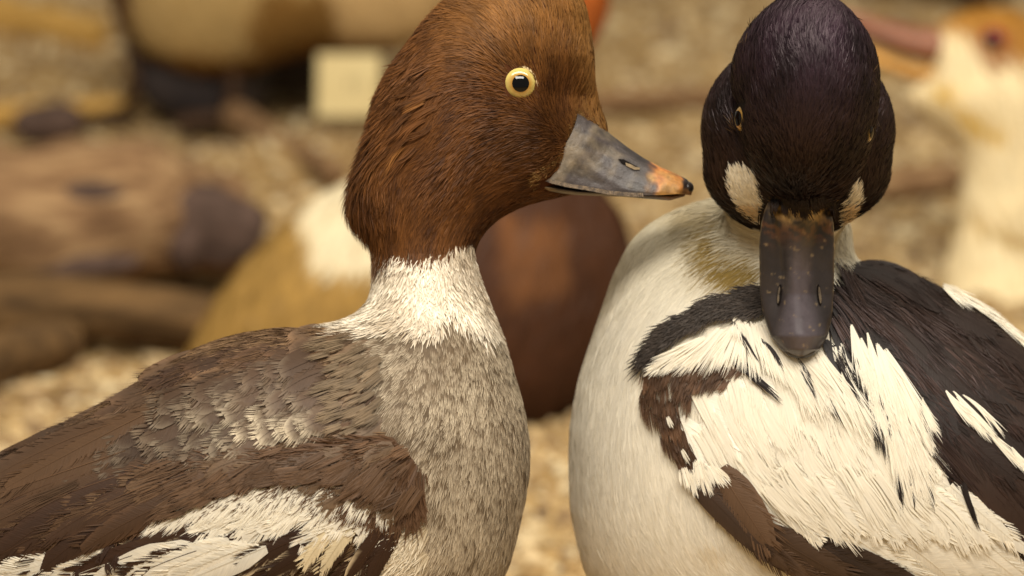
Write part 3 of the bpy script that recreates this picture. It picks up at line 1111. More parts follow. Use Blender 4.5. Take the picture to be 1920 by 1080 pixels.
    c0 = c * (1 - .45 * lowc) + .45 * lowc * lin((120, 100, 78))
    v, q, cc = tufts(fld, Sk, d, rng, 2, np.full(m, 5.0), 0.2, rng.uniform(26, 46, m), rng.uniform(2, 3.6, m), np.full(m, .5), rng.uniform(2, 7, m), c0, c * 1.06, K=4)
    mesh_obj('collar_plumage', to_world(v), q, M_HAIR, root, cc, kind='stuff')

    # breast: grey-brown feathers with pale hair-like tips
    k = np.where(ism & keepb & infr)[0]
    k = rng.permutation(k)[:15000]
    Sk = S[k]
    m = len(Sk)
    bxx, byy = px[k], py[k]
    d = dirs3(fld, Sk, guides, rng, 0.10, 0.2, 51, 0.02)
    vv = np.clip(0.5 + .3 * snoise(Sk[:, 0] * .045, Sk[:, 1] * .045, Sk[:, 2] * .045, 18, 3) * .5 + rng.normal(0, .14, m), 0, 1)[:, None]
    c0 = lin((80, 66, 50)) * (1 - vv) + lin((116, 99, 78)) * vv
    tipv = np.clip(0.35 + 0.5 * (bxx - 740) / 240 + .25 * snoise(Sk[:, 0] * .02, Sk[:, 1] * .02, Sk[:, 2] * .02, 61) + rng.normal(0, .2, m), 0, 1)[:, None]
    up_ = np.clip((700 - byy) / 90, 0, 1)[:, None]
    tipv = np.clip(tipv + .4 * up_ * (bxx[:, None] > 740), 0, 1)
    c1 = lin((112, 96, 75)) * (1 - tipv) + lin((194, 180, 156)) * tipv
    lowb = (np.clip((byy - 980) / 60, 0, 1) * np.clip((800 - bxx) / 60, 0, 1))[:, None]
    c1 = c1 * (1 - lowb) + lin((236, 226, 202)) * lowb
    sz = np.clip(0.72 + (byy - 620) / 900, 0.72, 1.15)
    under = tufts(fld, Sk, d, rng, 6, 6.5 * sz, 0.16, 40 * sz * rng.uniform(.8, 1.2, m), rng.uniform(1.9, 2.7, m) * sz, np.full(m, .3), rng.uniform(.8, 2.0, m), c0 * .97, c0 * 1.12, K=4, tipat=0.55, roll=.16)
    g = np.where(rng.random(m) < np.clip(.1 + .6 * tipv[:, 0] + lowb[:, 0], 0, 1) * .75)[0]
    over = tufts(fld, Sk[g], d[g], rng, 5, 4.2 * sz[g], 0.08, (34 * sz * rng.uniform(.7, 1.25, m))[g], 2.3 * sz[g], np.full(len(g), .5), rng.uniform(1.8, 4, len(g)), c0[g], c1[g] * 1.2, K=4, tipat=0.35, roll=.2)
    v, q, cc = merge([under, over])
    mesh_obj('breast_plumage', to_world(v), q, M_HAIR, root, cc, kind='stuff')

    # back and flank: short brown plumage under the big feathers
    k = np.where(isw & infr & (keepb))[0]
    k = rng.permutation(k)[:5500]
    Sk = S[k]
    m = len(Sk)
    d = dirs3(fld, Sk, guides, rng, 0.16, 0.2, 71, 0.02)
    vv = rng.random((m, 1))
    c0 = lin((70, 50, 34)) * (1 - vv) + lin((108, 84, 58)) * vv
    v, q, cc = tufts(fld, Sk, d, rng, 6, np.full(m, 7.0), 0.3, rng.uniform(45, 70, m), rng.uniform(3, 4.6, m), np.full(m, .3), rng.uniform(2, 6, m), c0, c0 * 1.35, K=4)
    mesh_obj('back_plumage', to_world(v), q, M_HAIR, root, cc, kind='stuff')

    # ---- the folded wing and the large feathers
    k = np.where(inpoly(px, py, [(640, 832), (740, 825), (790, 880), (785, 935), (720, 960), (560, 905), (200, 985), (60, 1050), (60, 985), (280, 890)]) & (S[:, 2] > 0))[0]
    k = rng.permutation(k)[:1500]
    Sk = S[k]
    m = len(Sk)
    d = dirs3(fld, Sk, guides, rng, 0.15, 0.2, 81, 0.02)
    c0 = lin((78, 55, 36)) * rng.uniform(.85, 1.25, (m, 1))
    v, q, cc = tufts(fld, Sk, d, rng, 5, np.full(m, 7.0), 0.3, rng.uniform(50, 75, m), rng.uniform(3, 4.6, m), np.full(m, 4.0), rng.uniform(10, 14, m), c0, c0 * 1.2, K=4)
    wg = mesh_obj('wing', to_world(v), q, M_HAIR, root, cc, kind='stuff')

    feats = []

    def rnd(a, s):
        return a * (1 + rng.normal(0, s))

    # scapulars and mantle
    sc = [(650, 616), (560, 624), (450, 640), (370, 664), (300, 704), (200, 764), (100, 818), (20, 872), (-60, 926), (-60, 1000), (100, 935), (250, 885), (400, 862), (520, 842), (660, 826), (712, 812), (706, 760), (690, 700), (672, 650)]
    scal = [(600, 690), (628, 760), (620, 812), (520, 835), (400, 855), (280, 880), (180, 905), (120, 900), (200, 830), (320, 760), (450, 700), (560, 670)]
    pale = [(380, 775), (430, 735), (520, 725), (600, 745), (640, 790), (610, 825), (500, 835), (400, 845), (360, 820)]
    for p in scatter(sc, 42, guides, rng, 0.62, .32):
        x, y = p
        far = np.clip((640 - x) / 560, 0, 1)
        g = guides(np.array([x]), np.array([y]))[0]
        L_ = (72 + 130 * far) * rng.uniform(.85, 1.15)
        Wf = (26 + 26 * far) * rng.uniform(.85, 1.15)
        v = rng.random()
        c0 = lin((54, 36, 24)) * (1 - v) + lin((96, 73, 52)) * v
        c0 = c0 * (1 - .3 * far)
        near = np.clip((x - 560) / 120, 0, 1)
        c0 = c0 * (1 - near) + near * lin((104, 84, 64))
        pz = False
        if inpoly(np.array([x]), np.array([y]), scal)[0]:
            continue
        if pz:
            c0 = lin((98, 78, 60)) * rng.uniform(.85, 1.1)
            c1 = lin((206, 194, 176)) * rng.uniform(.82, 1.05)
            ce = lin((186, 172, 152)) * rng.uniform(.7, 1)
        else:
            c1 = ce_ = c0 * rng.uniform(1.3, 2.2)
            ce = c0 * rng.uniform(1.35, 2.1)
        feats.append(dict(base=(x - g[0] * L_ * .35, y - g[1] * L_ * .35), tip=(x + g[0] * L_ * .65, y + g[1] * L_ * .65), width=Wf, c0=c0, c1=c1, ce=ce, h0=1.0, lift=4 + 1 * far, bend=rng.normal(0, .03),
                          fray=7 + 6 * far, nfray=16, tipstart=.8, edgestart=.6, edges0=.4, shaftk=.8))
    for p in scatter(scal, 40, guides, rng, .74, .3):
        x, y = p
        g = guides(np.array([x]), np.array([y]))[0]
        g = g + np.array([0, .14])
        g /= np.linalg.norm(g)
        far = np.clip((620 - x) / 450, 0, 1)
        L_ = (88 + 40 * far) * rng.uniform(.85, 1.2)
        core = math.exp(-((x - 530) / 130) ** 2 - ((y - 785) / 42) ** 2)
        pk = np.clip(.30 + .75 * core, 0, 1) * rng.uniform(.65, 1.05)
        c0 = (lin((70, 51, 36)) * (1 - .35 * far) * (1 - core) + lin((88, 68, 48)) * core) * rng.uniform(.8, 1.15)
        rim = lin((206, 190, 162)) * pk * (.35 + .65 * core) + c0 * 1.2 * (1 - core)
        feats.append(dict(base=(x - g[0] * L_ * .4, y - g[1] * L_ * .4), tip=(x + g[0] * L_ * .6, y + g[1] * L_ * .6), width=(54 + 10 * far) * rng.uniform(.85, 1.12), c0=c0, c1=rim, ce=rim * .85, h0=3, lift=6, bend=rng.normal(0, .04), fray=9, frayw=1.9, tipstart=.82, edgestart=.7, edges0=.6, shaftk=.85, camber=.05))
    # long dark tertials and secondaries
    for (a, b, wf, v) in [((420, 862), (95, 1012), 62, .1), ((350, 890), (-20, 1062), 66, .0), ((300, 872), (-60, 1010), 64, .25), ((240, 850), (-120, 980), 64, .35), ((190, 880), (-160, 1050), 62, .1), ((460, 900), (160, 1030), 56, .2),
                          ((400, 930), (60, 1086), 60, .0), ((330, 950), (20, 1110), 58, .12), ((120, 930), (-200, 1080), 60, .2), ((250, 930), (-80, 1090), 66, .05), ((430, 960), (190, 1075), 44, .05), ((380, 995), (180, 1092), 40, .1), ((300, 770), (20, 925), 52, .4), ((220, 800), (-60, 945), 52, .3)]:
        c0 = lin((50, 32, 20)) * (1 - v) + lin((98, 72, 46)) * v
        feats.append(dict(base=a, tip=b, width=wf, c0=c0, c1=c0 * 1.1, ce=c0 * rng.uniform(1.2, 1.5), h0=6.0 + 3 * rng.random(), lift=9, bend=rng.normal(.02, .02), fray=9, nfray=22, tipstart=.8, shaftk=1.6, camber=.05))
    # wing coverts
    cov = [(650, 834), (740, 826), (782, 872), (784, 925), (762, 950), (715, 952), (640, 925), (560, 888), (450, 900), (340, 925), (230, 965), (120, 1010), (60, 1020), (120, 960), (280, 890), (450, 858)]
    for p in scatter(cov, 48, guides, rng, 0.6, .45):
        x, y = p
        if x > 758:
            continue
        g = guides(np.array([x]), np.array([y]))[0]
        far = np.clip((760 - x) / 500, 0, 1)
        L_ = (62 + 60 * far) * rng.uniform(.85, 1.15)
        Wf = (36 + 14 * far) * rng.uniform(.85, 1.15)
        v = rng.random()
        c0 = lin((74, 54, 36)) * (1 - v) + lin((98, 77, 54)) * v
        c0 = c0 * (1 - .4 * far) + .4 * far * lin((70, 46, 28))
        c0 = c0 * (1 - .35 * np.clip((x - 730) / 40, 0, 1))
        feats.append(dict(base=(x - g[0] * L_ * .4, y - g[1] * L_ * .4), tip=(x + g[0] * L_ * .6, y + g[1] * L_ * .6), width=Wf, c0=c0, c1=c0 * 1.12, ce=c0 * rng.uniform(1.05, 1.35), h0=7.0, lift=6, bend=rng.normal(0, .04), fray=11, nfray=20, shaftk=.8))
    # white wing patch
    cream = lin((236, 229, 212))
    for p in scatter(white, 40, guides, rng, 0.6, .4):
        x, y = p
        g = guides(np.array([x]), np.array([y]))[0]
        L_ = 96 * rng.uniform(.8, 1.2)
        c0 = cream * rng.uniform(.92, 1.02)
        feats.append(dict(base=(x - g[0] * L_ * .35, y - g[1] * L_ * .35), tip=(x + g[0] * L_ * .5, y + g[1] * L_ * .5), width=44 * rng.uniform(.8, 1.2), c0=c0, c1=c0 * 1.02, ce=c0 * .98, h0=5.5, lift=5, camber=.02, bend=rng.normal(0, .05), fray=30, nfray=26, frayw=3.6, shaftk=.85))
    fans = []
    for a, b, w1_ in [((355, 945), (268, 1004), 22), ((392, 928), (312, 1000), 34), ((315, 972), (272, 1004), 18), ((430, 915), (360, 985), 44), ((480, 898), (410, 975), 50), ((530, 890), (460, 975), 54), ((575, 880), (520, 965), 50), ((600, 868), (552, 935), 30), ((640, 895), (590, 975), 54), ((690, 915), (650, 985), 48), ((725, 930), (712, 992), 34)]:
        fans.append(dict(base=a, tip=b, w0=w1_ * .75, w1=w1_, n=int(16 + w1_), c=cream * .97, h=10, lift=3, wd=2.6, cv=.03, loft=.8, tilt=.12))
    for p in scatter([(360, 975), (385, 945), (450, 928), (545, 925), (600, 915), (640, 940), (700, 962), (680, 985), (600, 985), (470, 985), (390, 985)], 44, guides, rng, .7, .5):
        g = guides(np.array([p[0]]), np.array([p[1]]))[0]
        L_ = rng.uniform(80, 110)
        fans.append(dict(base=p - g * L_ * .45, tip=p + g * L_ * .55, w0=20, w1=rng.uniform(16, 34), n=30, c=cream * rng.uniform(.94, 1.02), h=8, lift=4, wd=2.8, cv=.02, loft=.6, tilt=.1, bend=rng.normal(0, .03)))
    # dark feathers with cream edges below the patch
    dk = lin((46, 28, 17))
    for a, b, wf, k_ in [((470, 985), (372, 1066), 46, 0), ((510, 1000), (440, 1074), 44, 0), ((575, 1000), (452, 1056), 46, 0), ((600, 1012), (500, 1074), 46, 0), ((400, 1000), (300, 1046), 44, 0), ((345, 1012), (250, 1050), 40, 0),
                         ((540, 1030), (470, 1090), 40, 0), ((650, 1010), (560, 1092), 36, 0), ((720, 985), (648, 1080), 40, 0), ((745, 990), (690, 1085), 36, 0), ((700, 1000), (610, 1090), 34, 0), ((300, 1000), (205, 1045), 36, 0), ((440, 1000), (330, 1058), 44, 0)]:
        c0 = dk * rng.uniform(.9, 1.25)
        feats.append(dict(base=a, tip=b, width=wf, c0=c0, ce=c0 if rng.random() < .4 else lin((200, 180, 146)), c1=c0, h0=8, lift=6, bend=rng.normal(0, .05), fray=6, edgestart=.8, edges0=.5, tipstart=.9, shaftk=1.5))
    for a, b, wf in [((650, 965), (570, 1056), 30), ((690, 945), (600, 1066), 30), ((706, 985), (646, 1088), 24)]:
        c0 = lin((206, 190, 156)) * rng.uniform(.85, 1.0)
        feats.append(dict(base=a, tip=b, width=wf, c0=c0, c1=c0, ce=c0 * 1.02, h0=7, lift=6, bend=rng.normal(0, .06), fray=12, nfray=20, shaftk=.8))
    # white secondaries along the bottom
    for i in range(13):
        x0 = 500 - i * 33
        a = (x0, 1016 + i * 2.5 + rng.normal(0, 4))
        b = (x0 - 160, 1084 + rng.normal(0, 5))
        if i == 3 or i == 6:
            c0 = dk * 1.3
        else:
            c0 = cream * rng.uniform(.9, 1.02)
        feats.append(dict(base=a, tip=b, width=52, c0=c0, c1=c0, ce=c0 * .95, h0=12, lift=5, bend=rng.normal(0, .03), fray=16, nfray=20, frayw=3, shaftk=.8))
    for a, b in [((240, 1020), (222, 1062)), ((205, 1030), (215, 1066)), ((170, 1040), (150, 1078)), ((225, 1010), (196, 1050)), ((190, 1025), (235, 1055))]:
        feats.append(dict(base=a, tip=b, width=9, c0=dk, c1=dk, ce=dk, h0=10, lift=12, bend=.12, fray=10, nfray=8, frayw=2))
    # pale hair over the flank beside the wing
    Sx = np.array([(rng.uniform(715, 800), rng.uniform(985, 1085)) for _ in range(260)])
    Pq, _ = fld.hit(Sx[:, 0], Sx[:, 1])
    m = len(Pq)
    v, q, cc = tufts(fld, Pq, np.tile([-.75, -.62, 0], (m, 1)) + rng.normal(0, .18, (m, 3)) * [1, 1, 0], rng, 5, np.full(m, 5.), .3, rng.uniform(40, 62, m), rng.uniform(2.4, 3.4, m), np.full(m, 3.), rng.uniform(6, 12, m), np.tile(lin((180, 164, 136)), (m, 1)), np.tile(lin((236, 226, 204)), (m, 1)), K=4)
    mesh_obj('flank_plumage', to_world(v), q, M_HAIR, root, cc, kind='stuff')
    add_fans(wg, fld, fans, rng, M_WHITE)
    # fine hair that veils the edges of the brown feathers
    bl = []
    for poly, spc, hh in ((sc, 56, 5.0), (cov, 54, 14.0), ([(440, 880), (200, 960), (0, 1040), (-60, 1060), (-60, 980), (100, 930), (260, 880)], 66, 14.0)):
        for p in scatter(poly, spc, guides, rng, .7, .6):
            if inpoly(p[0:1], p[1:2], scal)[0] and rng.random() < .7:
                continue
            far = np.clip((640 - p[0]) / 560, 0, 1)
            g = guides(p[0:1], p[1:2])[0]
            L_ = (50 + 80 * far) * rng.uniform(.7, 1.2)
            cc = lin((92, 68, 47)) * rng.uniform(.6, 1.2) * (1 - .25 * far)
            gold = rng.random() < .3
            bl.append(dict(base=p - g * L_ * .5, tip=p + g * L_ * .5, w0=12 + 8 * far, w1=18 + 12 * far, n=14, c=cc, ct=cc * (1.6 if gold else 1.1), h=hh, lift=2, wd=1.4, cv=.06, tilt=.1, bend=rng.normal(0, .03), loft=.8))
    for p in scatter([(585, 640), (660, 640), (700, 690), (706, 780), (690, 812), (610, 815), (590, 740)], 26, guides, rng, .7, .5):
        g = guides(p[0:1], p[1:2])[0]
        L_ = rng.uniform(40, 62)
        cc = lin((100, 84, 64)) * rng.uniform(.75, 1.15)
        bl.append(dict(base=p - g * L_ * .5, tip=p + g * L_ * .5, w0=12, w1=16, n=20, c=cc, ct=cc * rng.uniform(1.1, 1.7), h=10, lift=2, wd=1.7, cv=.08, loft=.8))
    # brown hair tips that overlap the upper edge of the white patch
    for x, y in [(300, 975), (330, 950), (365, 930), (400, 925), (440, 918), (480, 908), (520, 905), (548, 900), (575, 890), (615, 905), (650, 922), (685, 935), (712, 945), (740, 955), (460, 905), (600, 890), (665, 915)]:
        for k in range(2):
            g = guides(np.array([x * 1.]), np.array([y * 1.]))[0] + rng.normal(0, .15, 2)
            g /= np.linalg.norm(g)
            L_ = rng.uniform(50, 80)
            xx, yy = x + rng.normal(0, 9), y - 4 + rng.normal(0, 6)
            cc = lin((84, 62, 43)) * rng.uniform(.7, 1.15)
            bl.append(dict(base=(xx - g[0] * L_ * .7, yy - g[1] * L_ * .7), tip=(xx + g[0] * L_ * .3, yy + g[1] * L_ * .3), w0=24, w1=26, n=30, c=cc, ct=cc * 1.15, h=17, lift=2, wd=2.2, cv=.08, loft=.8))
    fans_merged('covering_hair', wg, fld, bl, rng, M_HAIR)
    nf = 300 - len(fans)
    feats = feats[::-1]
    add_feathers(wg, fld, feats[:nf], rng)
    if len(feats) > nf:
        out = vane_batch(fld, feats[nf:], rng)
        o, Vs, Qs, Cs, Us = 0, [], [], [], []
        for v, q, c, uv in out:
            Vs.append(v); Qs.append(q + o); Cs.append(c); Us.append(uv); o += len(v)
        mesh_obj('feather_layer', to_world(np.concatenate(Vs)), np.concatenate(Qs), M_VANE, root, np.concatenate(Cs), np.concatenate(Us), kind='stuff')
    print('female feathers', len(feats))

    # ---- eye
    e, ec, ax = eye_parts(root, fld, 975, 157, 33, (0.10, 0.0, 1.0), 18, ((142, 92, 24), (196, 180, 104)), 0.47)
    V, F = ring(ec + ax * 11, ax, 31.5, 3.6)
    mesh_obj('eyelid', to_world(V), F, M_PALE, e)

    # ---- bill
    t_ = [0, .12, .25, .4, .55, .7, .82, .92, 1.0]
    cul = np.array([(1084, 206), (1122, 232), (1148, 254), (1178, 277), (1208, 297), (1240, 314), (1266, 325), (1288, 336), (1300, 352)], float)
    edg = np.array([(1006, 331), (1034, 341), (1062, 348), (1100, 354), (1142, 362), (1190, 366), (1232, 366), (1270, 364), (1296, 366)], float)
    hwd = [72, 74, 72, 68, 65, 63, 59, 46, 13]

    def upper(s, a):
        X0, Y0 = np.interp(s, t_, cul[:, 0]), np.interp(s, t_, cul[:, 1])
        X1, Y1 = np.interp(s, t_, edg[:, 0]), np.interp(s, t_, edg[:, 1])
        hw = np.interp(s, t_, hwd)
        th = a * math.pi / 2
        q = min(1.0, s / .3)
        cv = max(math.cos(th), 0) ** (.42 + .5 * q + .35 * s)
        sv = math.copysign(abs(math.sin(th)) ** (.62 + .5 * q - .25 * s), th)
        # flat ridge on the culmen at the base, slight hollow on the side
        hol = -5 * math.exp(-((s - .35) / .25) ** 2) * math.exp(-((abs(a) - .5) / .2) ** 2)
        wv = hw * sv + math.copysign(hol, a) * (abs(a) > .05)
        X = X1 + (X0 - X1) * cv + 66 * cv * (1 - cv) * max(0.0, 1 - s / .25)
        return pt(X, Y1 + (Y0 - Y1) * cv, wv)

    def bill_cols(V, S, A, seed):
        x, y = img(V)
        n = snoise(V[:, 0] * .05, V[:, 1] * .05, V[:, 2] * .05, seed, 3)
        n2 = snoise(V[:, 0] * .16, V[:, 1] * .16, V[:, 2] * .16, seed + 1, 2)
        c = np.tile(lin((58, 51, 49)), (len(V), 1))
        dust = np.clip(.45 + .5 * n + .35 * n2 - (x - 1080) / 160, 0, 1)[:, None]
        n3 = snoise(x * .02 + y * .03, y * .22 - x * .10, 0 * x, seed + 2, 2)
        dust = np.clip(dust[:, 0] + .22 * n3, 0, 1)[:, None]
        c = c * (1 - dust) + lin((104, 92, 75)) * dust
        c = c * (1 - .3 * (np.clip(n3 * 2.4 - 1.5, 0, 1)[:, None]))
        rid = np.clip((np.abs(A) < .25) * 1.0, 0, 1)[:, None] * np.clip((x - 1120) / 60, 0, 1)[:, None]
        c = c * (1 - .35 * rid)
        mid = np.exp(-((x - 1192) / 26) ** 2)[:, None]
        c = c * (1 - .35 * mid)
        e_ = 1220 + 9 * n + 7 * n2 + (345 - y) * .1
        k = np.clip((x - e_) / 14, 0, 1)[:, None] * .94
        og = np.clip(.5 + .4 * n2 + (330 - y) / 60, 0, 1)[:, None]
        oc = lin((146, 110, 58)) * (1 - og) + lin((160, 98, 46)) * og
        c = c * (1 - k) + oc * k
        k3 = np.exp(-((x - e_ - 4) / 7) ** 2)[:, None]
        c = c * (1 - .45 * k3) + .45 * k3 * lin((60, 40, 28))
        kn = np.clip((x - 1275 - 3 * n2) / 6, 0, 1)[:, None]
        c = c * (1 - kn) + lin((44, 36, 34)) * kn
        lowe = np.clip((y - 352 - 2 * n2) / 8, 0, 1)[:, None] * (x[:, None] > 1230)
        c = c * (1 - .5 * lowe) + .5 * lowe * lin((120, 80, 36))
        return c

    V, F, S_, A_ = loft_bill(upper, 90, 61)
    grv = np.exp(-((A_ * np.sign(A_) - .93) / .02) ** 2)
    V[:, 1] += 0.0 * grv
    # fine wrinkles along the side as relief
    wr = snoise(V[:, 0] * .035, V[:, 1] * .12 + V[:, 0] * .07, V[:, 2] * .02, 91, 3)
    V[:, 2] += np.sign(V[:, 2]) * 1.2 * wr * (np.abs(A_) < .9)
    ub = mesh_obj('upper_bill', to_world(V), F, M_BILL, root, bill_cols(V, S_, A_, 101))

    def lower(s, a):
        x = 1000 + s * 284
        y0 = np.interp(s, [0, .3, .6, .85, 1], [338, 354, 361, 362, 362])
        yb = np.interp(s, [0, .1, .3, .6, .75, .9, 1], [353, 361, 366, 369, 373, 376, 368])
        hw = np.interp(s, [0, .3, .7, .9, 1], [66, 64, 58, 44, 10])
        th = a * math.pi
        return pt(x, (y0 + yb) / 2 - (y0 - yb) / 2 * -math.cos(th) * -1, hw * math.sin(th))

    V, F, S_, A_ = loft_bill(lower, 50, 33)
    x, y = img(V)
    c = np.tile(lin((62, 52, 44)), (len(V), 1)) * (1 + .3 * snoise(V[:, 0] * .06, V[:, 1] * .2, V[:, 2] * .05, 93, 3))[:, None]
    kk = np.clip(1 - (x - 1005) / 40, 0, 1)[:, None]
    c = c * (1 - kk) + kk * lin((150, 124, 82))
    k2 = np.clip((x - 1225) / 20, 0, 1)[:, None]
    c = c * (1 - k2) + k2 * lin((92, 60, 30))
    mesh_obj('lower_bill', to_world(V), F, M_BILL, root, c)
    # toothed edge of the upper bill
    tv, tf = [], []
    for i in range(62):
        s = .04 + .70 * i / 61
        X1, Y1 = np.interp(s, t_, edg[:, 0]), np.interp(s, t_, edg[:, 1])
        hw = np.interp(s, t_, hwd) + .6
        o = len(tv)
        for dx, dy, dw in [(-1.6, -4.5, 0), (1.6, -4.5, 0), (2.6, 3.0, 1.2), (-.6, 3.0, 1.2), (-1.2, -4.5, -6), (1.2, -4.5, -6), (2.2, 3.0, -6), (-.2, 3.0, -6)]:
            tv.append(pt(X1 + dx, Y1 + dy, hw + dw + 1.0))
        tf += [(o, o + 1, o + 2, o + 3), (o + 4, o + 7, o + 6, o + 5), (o, o + 4, o + 5, o + 1), (o + 3, o + 2, o + 6, o + 7), (o, o + 3, o + 7, o + 4), (o + 1, o + 5, o + 6, o + 2)]
    mesh_obj('toothed_edge', to_world(np.array(tv)), tf, noisy_mat('bill_edge', (50, 42, 36), (116, 98, 76), 900, .6), ub, kind='stuff', smooth=False)
    # dark nail at the tip
    V, F, A = sphere(pt(1288, 352, 0), 13, np.array([.6, -.5, 0]), 24, 14)
    cen = pt(1288, 352, 0)
    V = cen + (V - cen) * np.array([1.0, .95, 1.9])
    mesh_obj('nail', to_world(V), F, M_HORN, ub)
    # nostril: dark slit with a pale membrane inside, pressed on the side of the bill

    def side_pt(x, y, out):
        # find the bill side under a photo pixel
        best, bp = 1e9, None
        for s in np.linspace(.15, .8, 66):
            for a in np.linspace(.1, 1, 46):
                p = upper(s, a)
                X, Y = img(p)
                dd = (X - x) ** 2 + (Y - y) ** 2
                if dd < best:
                    best, bp = dd, p
        return bp + np.array([0, .3, 1.0]) * out

    for nm, pts_, mt, out in [('nostril', [(1160, 299), (1168, 299), (1178, 304), (1188, 309), (1198, 314), (1192, 316), (1180, 312), (1168, 308)], M_PIT, 1.3), ('nostril_membrane', [(1172, 306), (1182, 309), (1192, 313), (1199, 315), (1200, 318), (1190, 318), (1180, 314), (1173, 310)], noisy_mat('nostril_skin_pale', (92, 78, 58), (128, 110, 82), 500), 1.7)]:
        pp = np.array([side_pt(x, y, out) for x, y in pts_])
        cn = pp.mean(0) + np.array([0, 0, .2])
        bk = pp - np.array([0, 0, 6.0])
        n = len(pp)
        VV = np.concatenate([[cn], pp, bk])
        FF = [(0, 1 + (i + 1) % n, 1 + i) for i in range(n)] + [(1 + i, 1 + (i + 1) % n, 1 + n + (i + 1) % n, 1 + n + i) for i in range(n)]
        par = ub if nm == 'nostril' else ub
        mesh_obj(nm, to_world(VV), FF, mt, par, smooth=False)
    # pale flaky skin where feathers meet the bill
    edge = np.array([(1090, 212), (1076, 245), (1066, 280), (1052, 298), (1038, 308), (1020, 322), (1008, 332), (1006, 345), (1112, 228), (1130, 243)], float)
    ep = np.concatenate([np.linspace(edge[i], edge[i + 1], 14) for i in range(7)] + [np.linspace(edge[0], edge[8], 8), np.linspace(edge[8], edge[9], 8)])
    ep += rng.normal(0, 3.5, ep.shape)
    Pp, _ = fld.hit(ep[:, 0], ep[:, 1])
    Pp[:, 2] = np.maximum(Pp[:, 2], 20)
    m = len(Pp)
    rep = 3
    Pp = np.repeat(Pp, rep, 0)
    m *= rep
    v, q, c = ribbons(fld, Pp, np.tile([-.9, .15, 0], (m, 1)) + rng.normal(0, .35, (m, 3)), rng.uniform(7, 15, m), rng.uniform(1.2, 2.2, m), np.full(m, 1.0), rng.uniform(2, 5, m), np.tile(lin((104, 74, 40)), (m, 1)), lin((176, 138, 82)) * rng.uniform(.4, 1.1, (m, 1)), rng, K=3)
    mesh_obj('bill_rim_plumage', to_world(v), q, M_HAIR, root, c, kind='stuff')

    for wv in (110, -110):
        leg_parts(root, to_world(pt(600, 1215, wv)), 0.06, 1, M_LEG)
    return root


build_female()


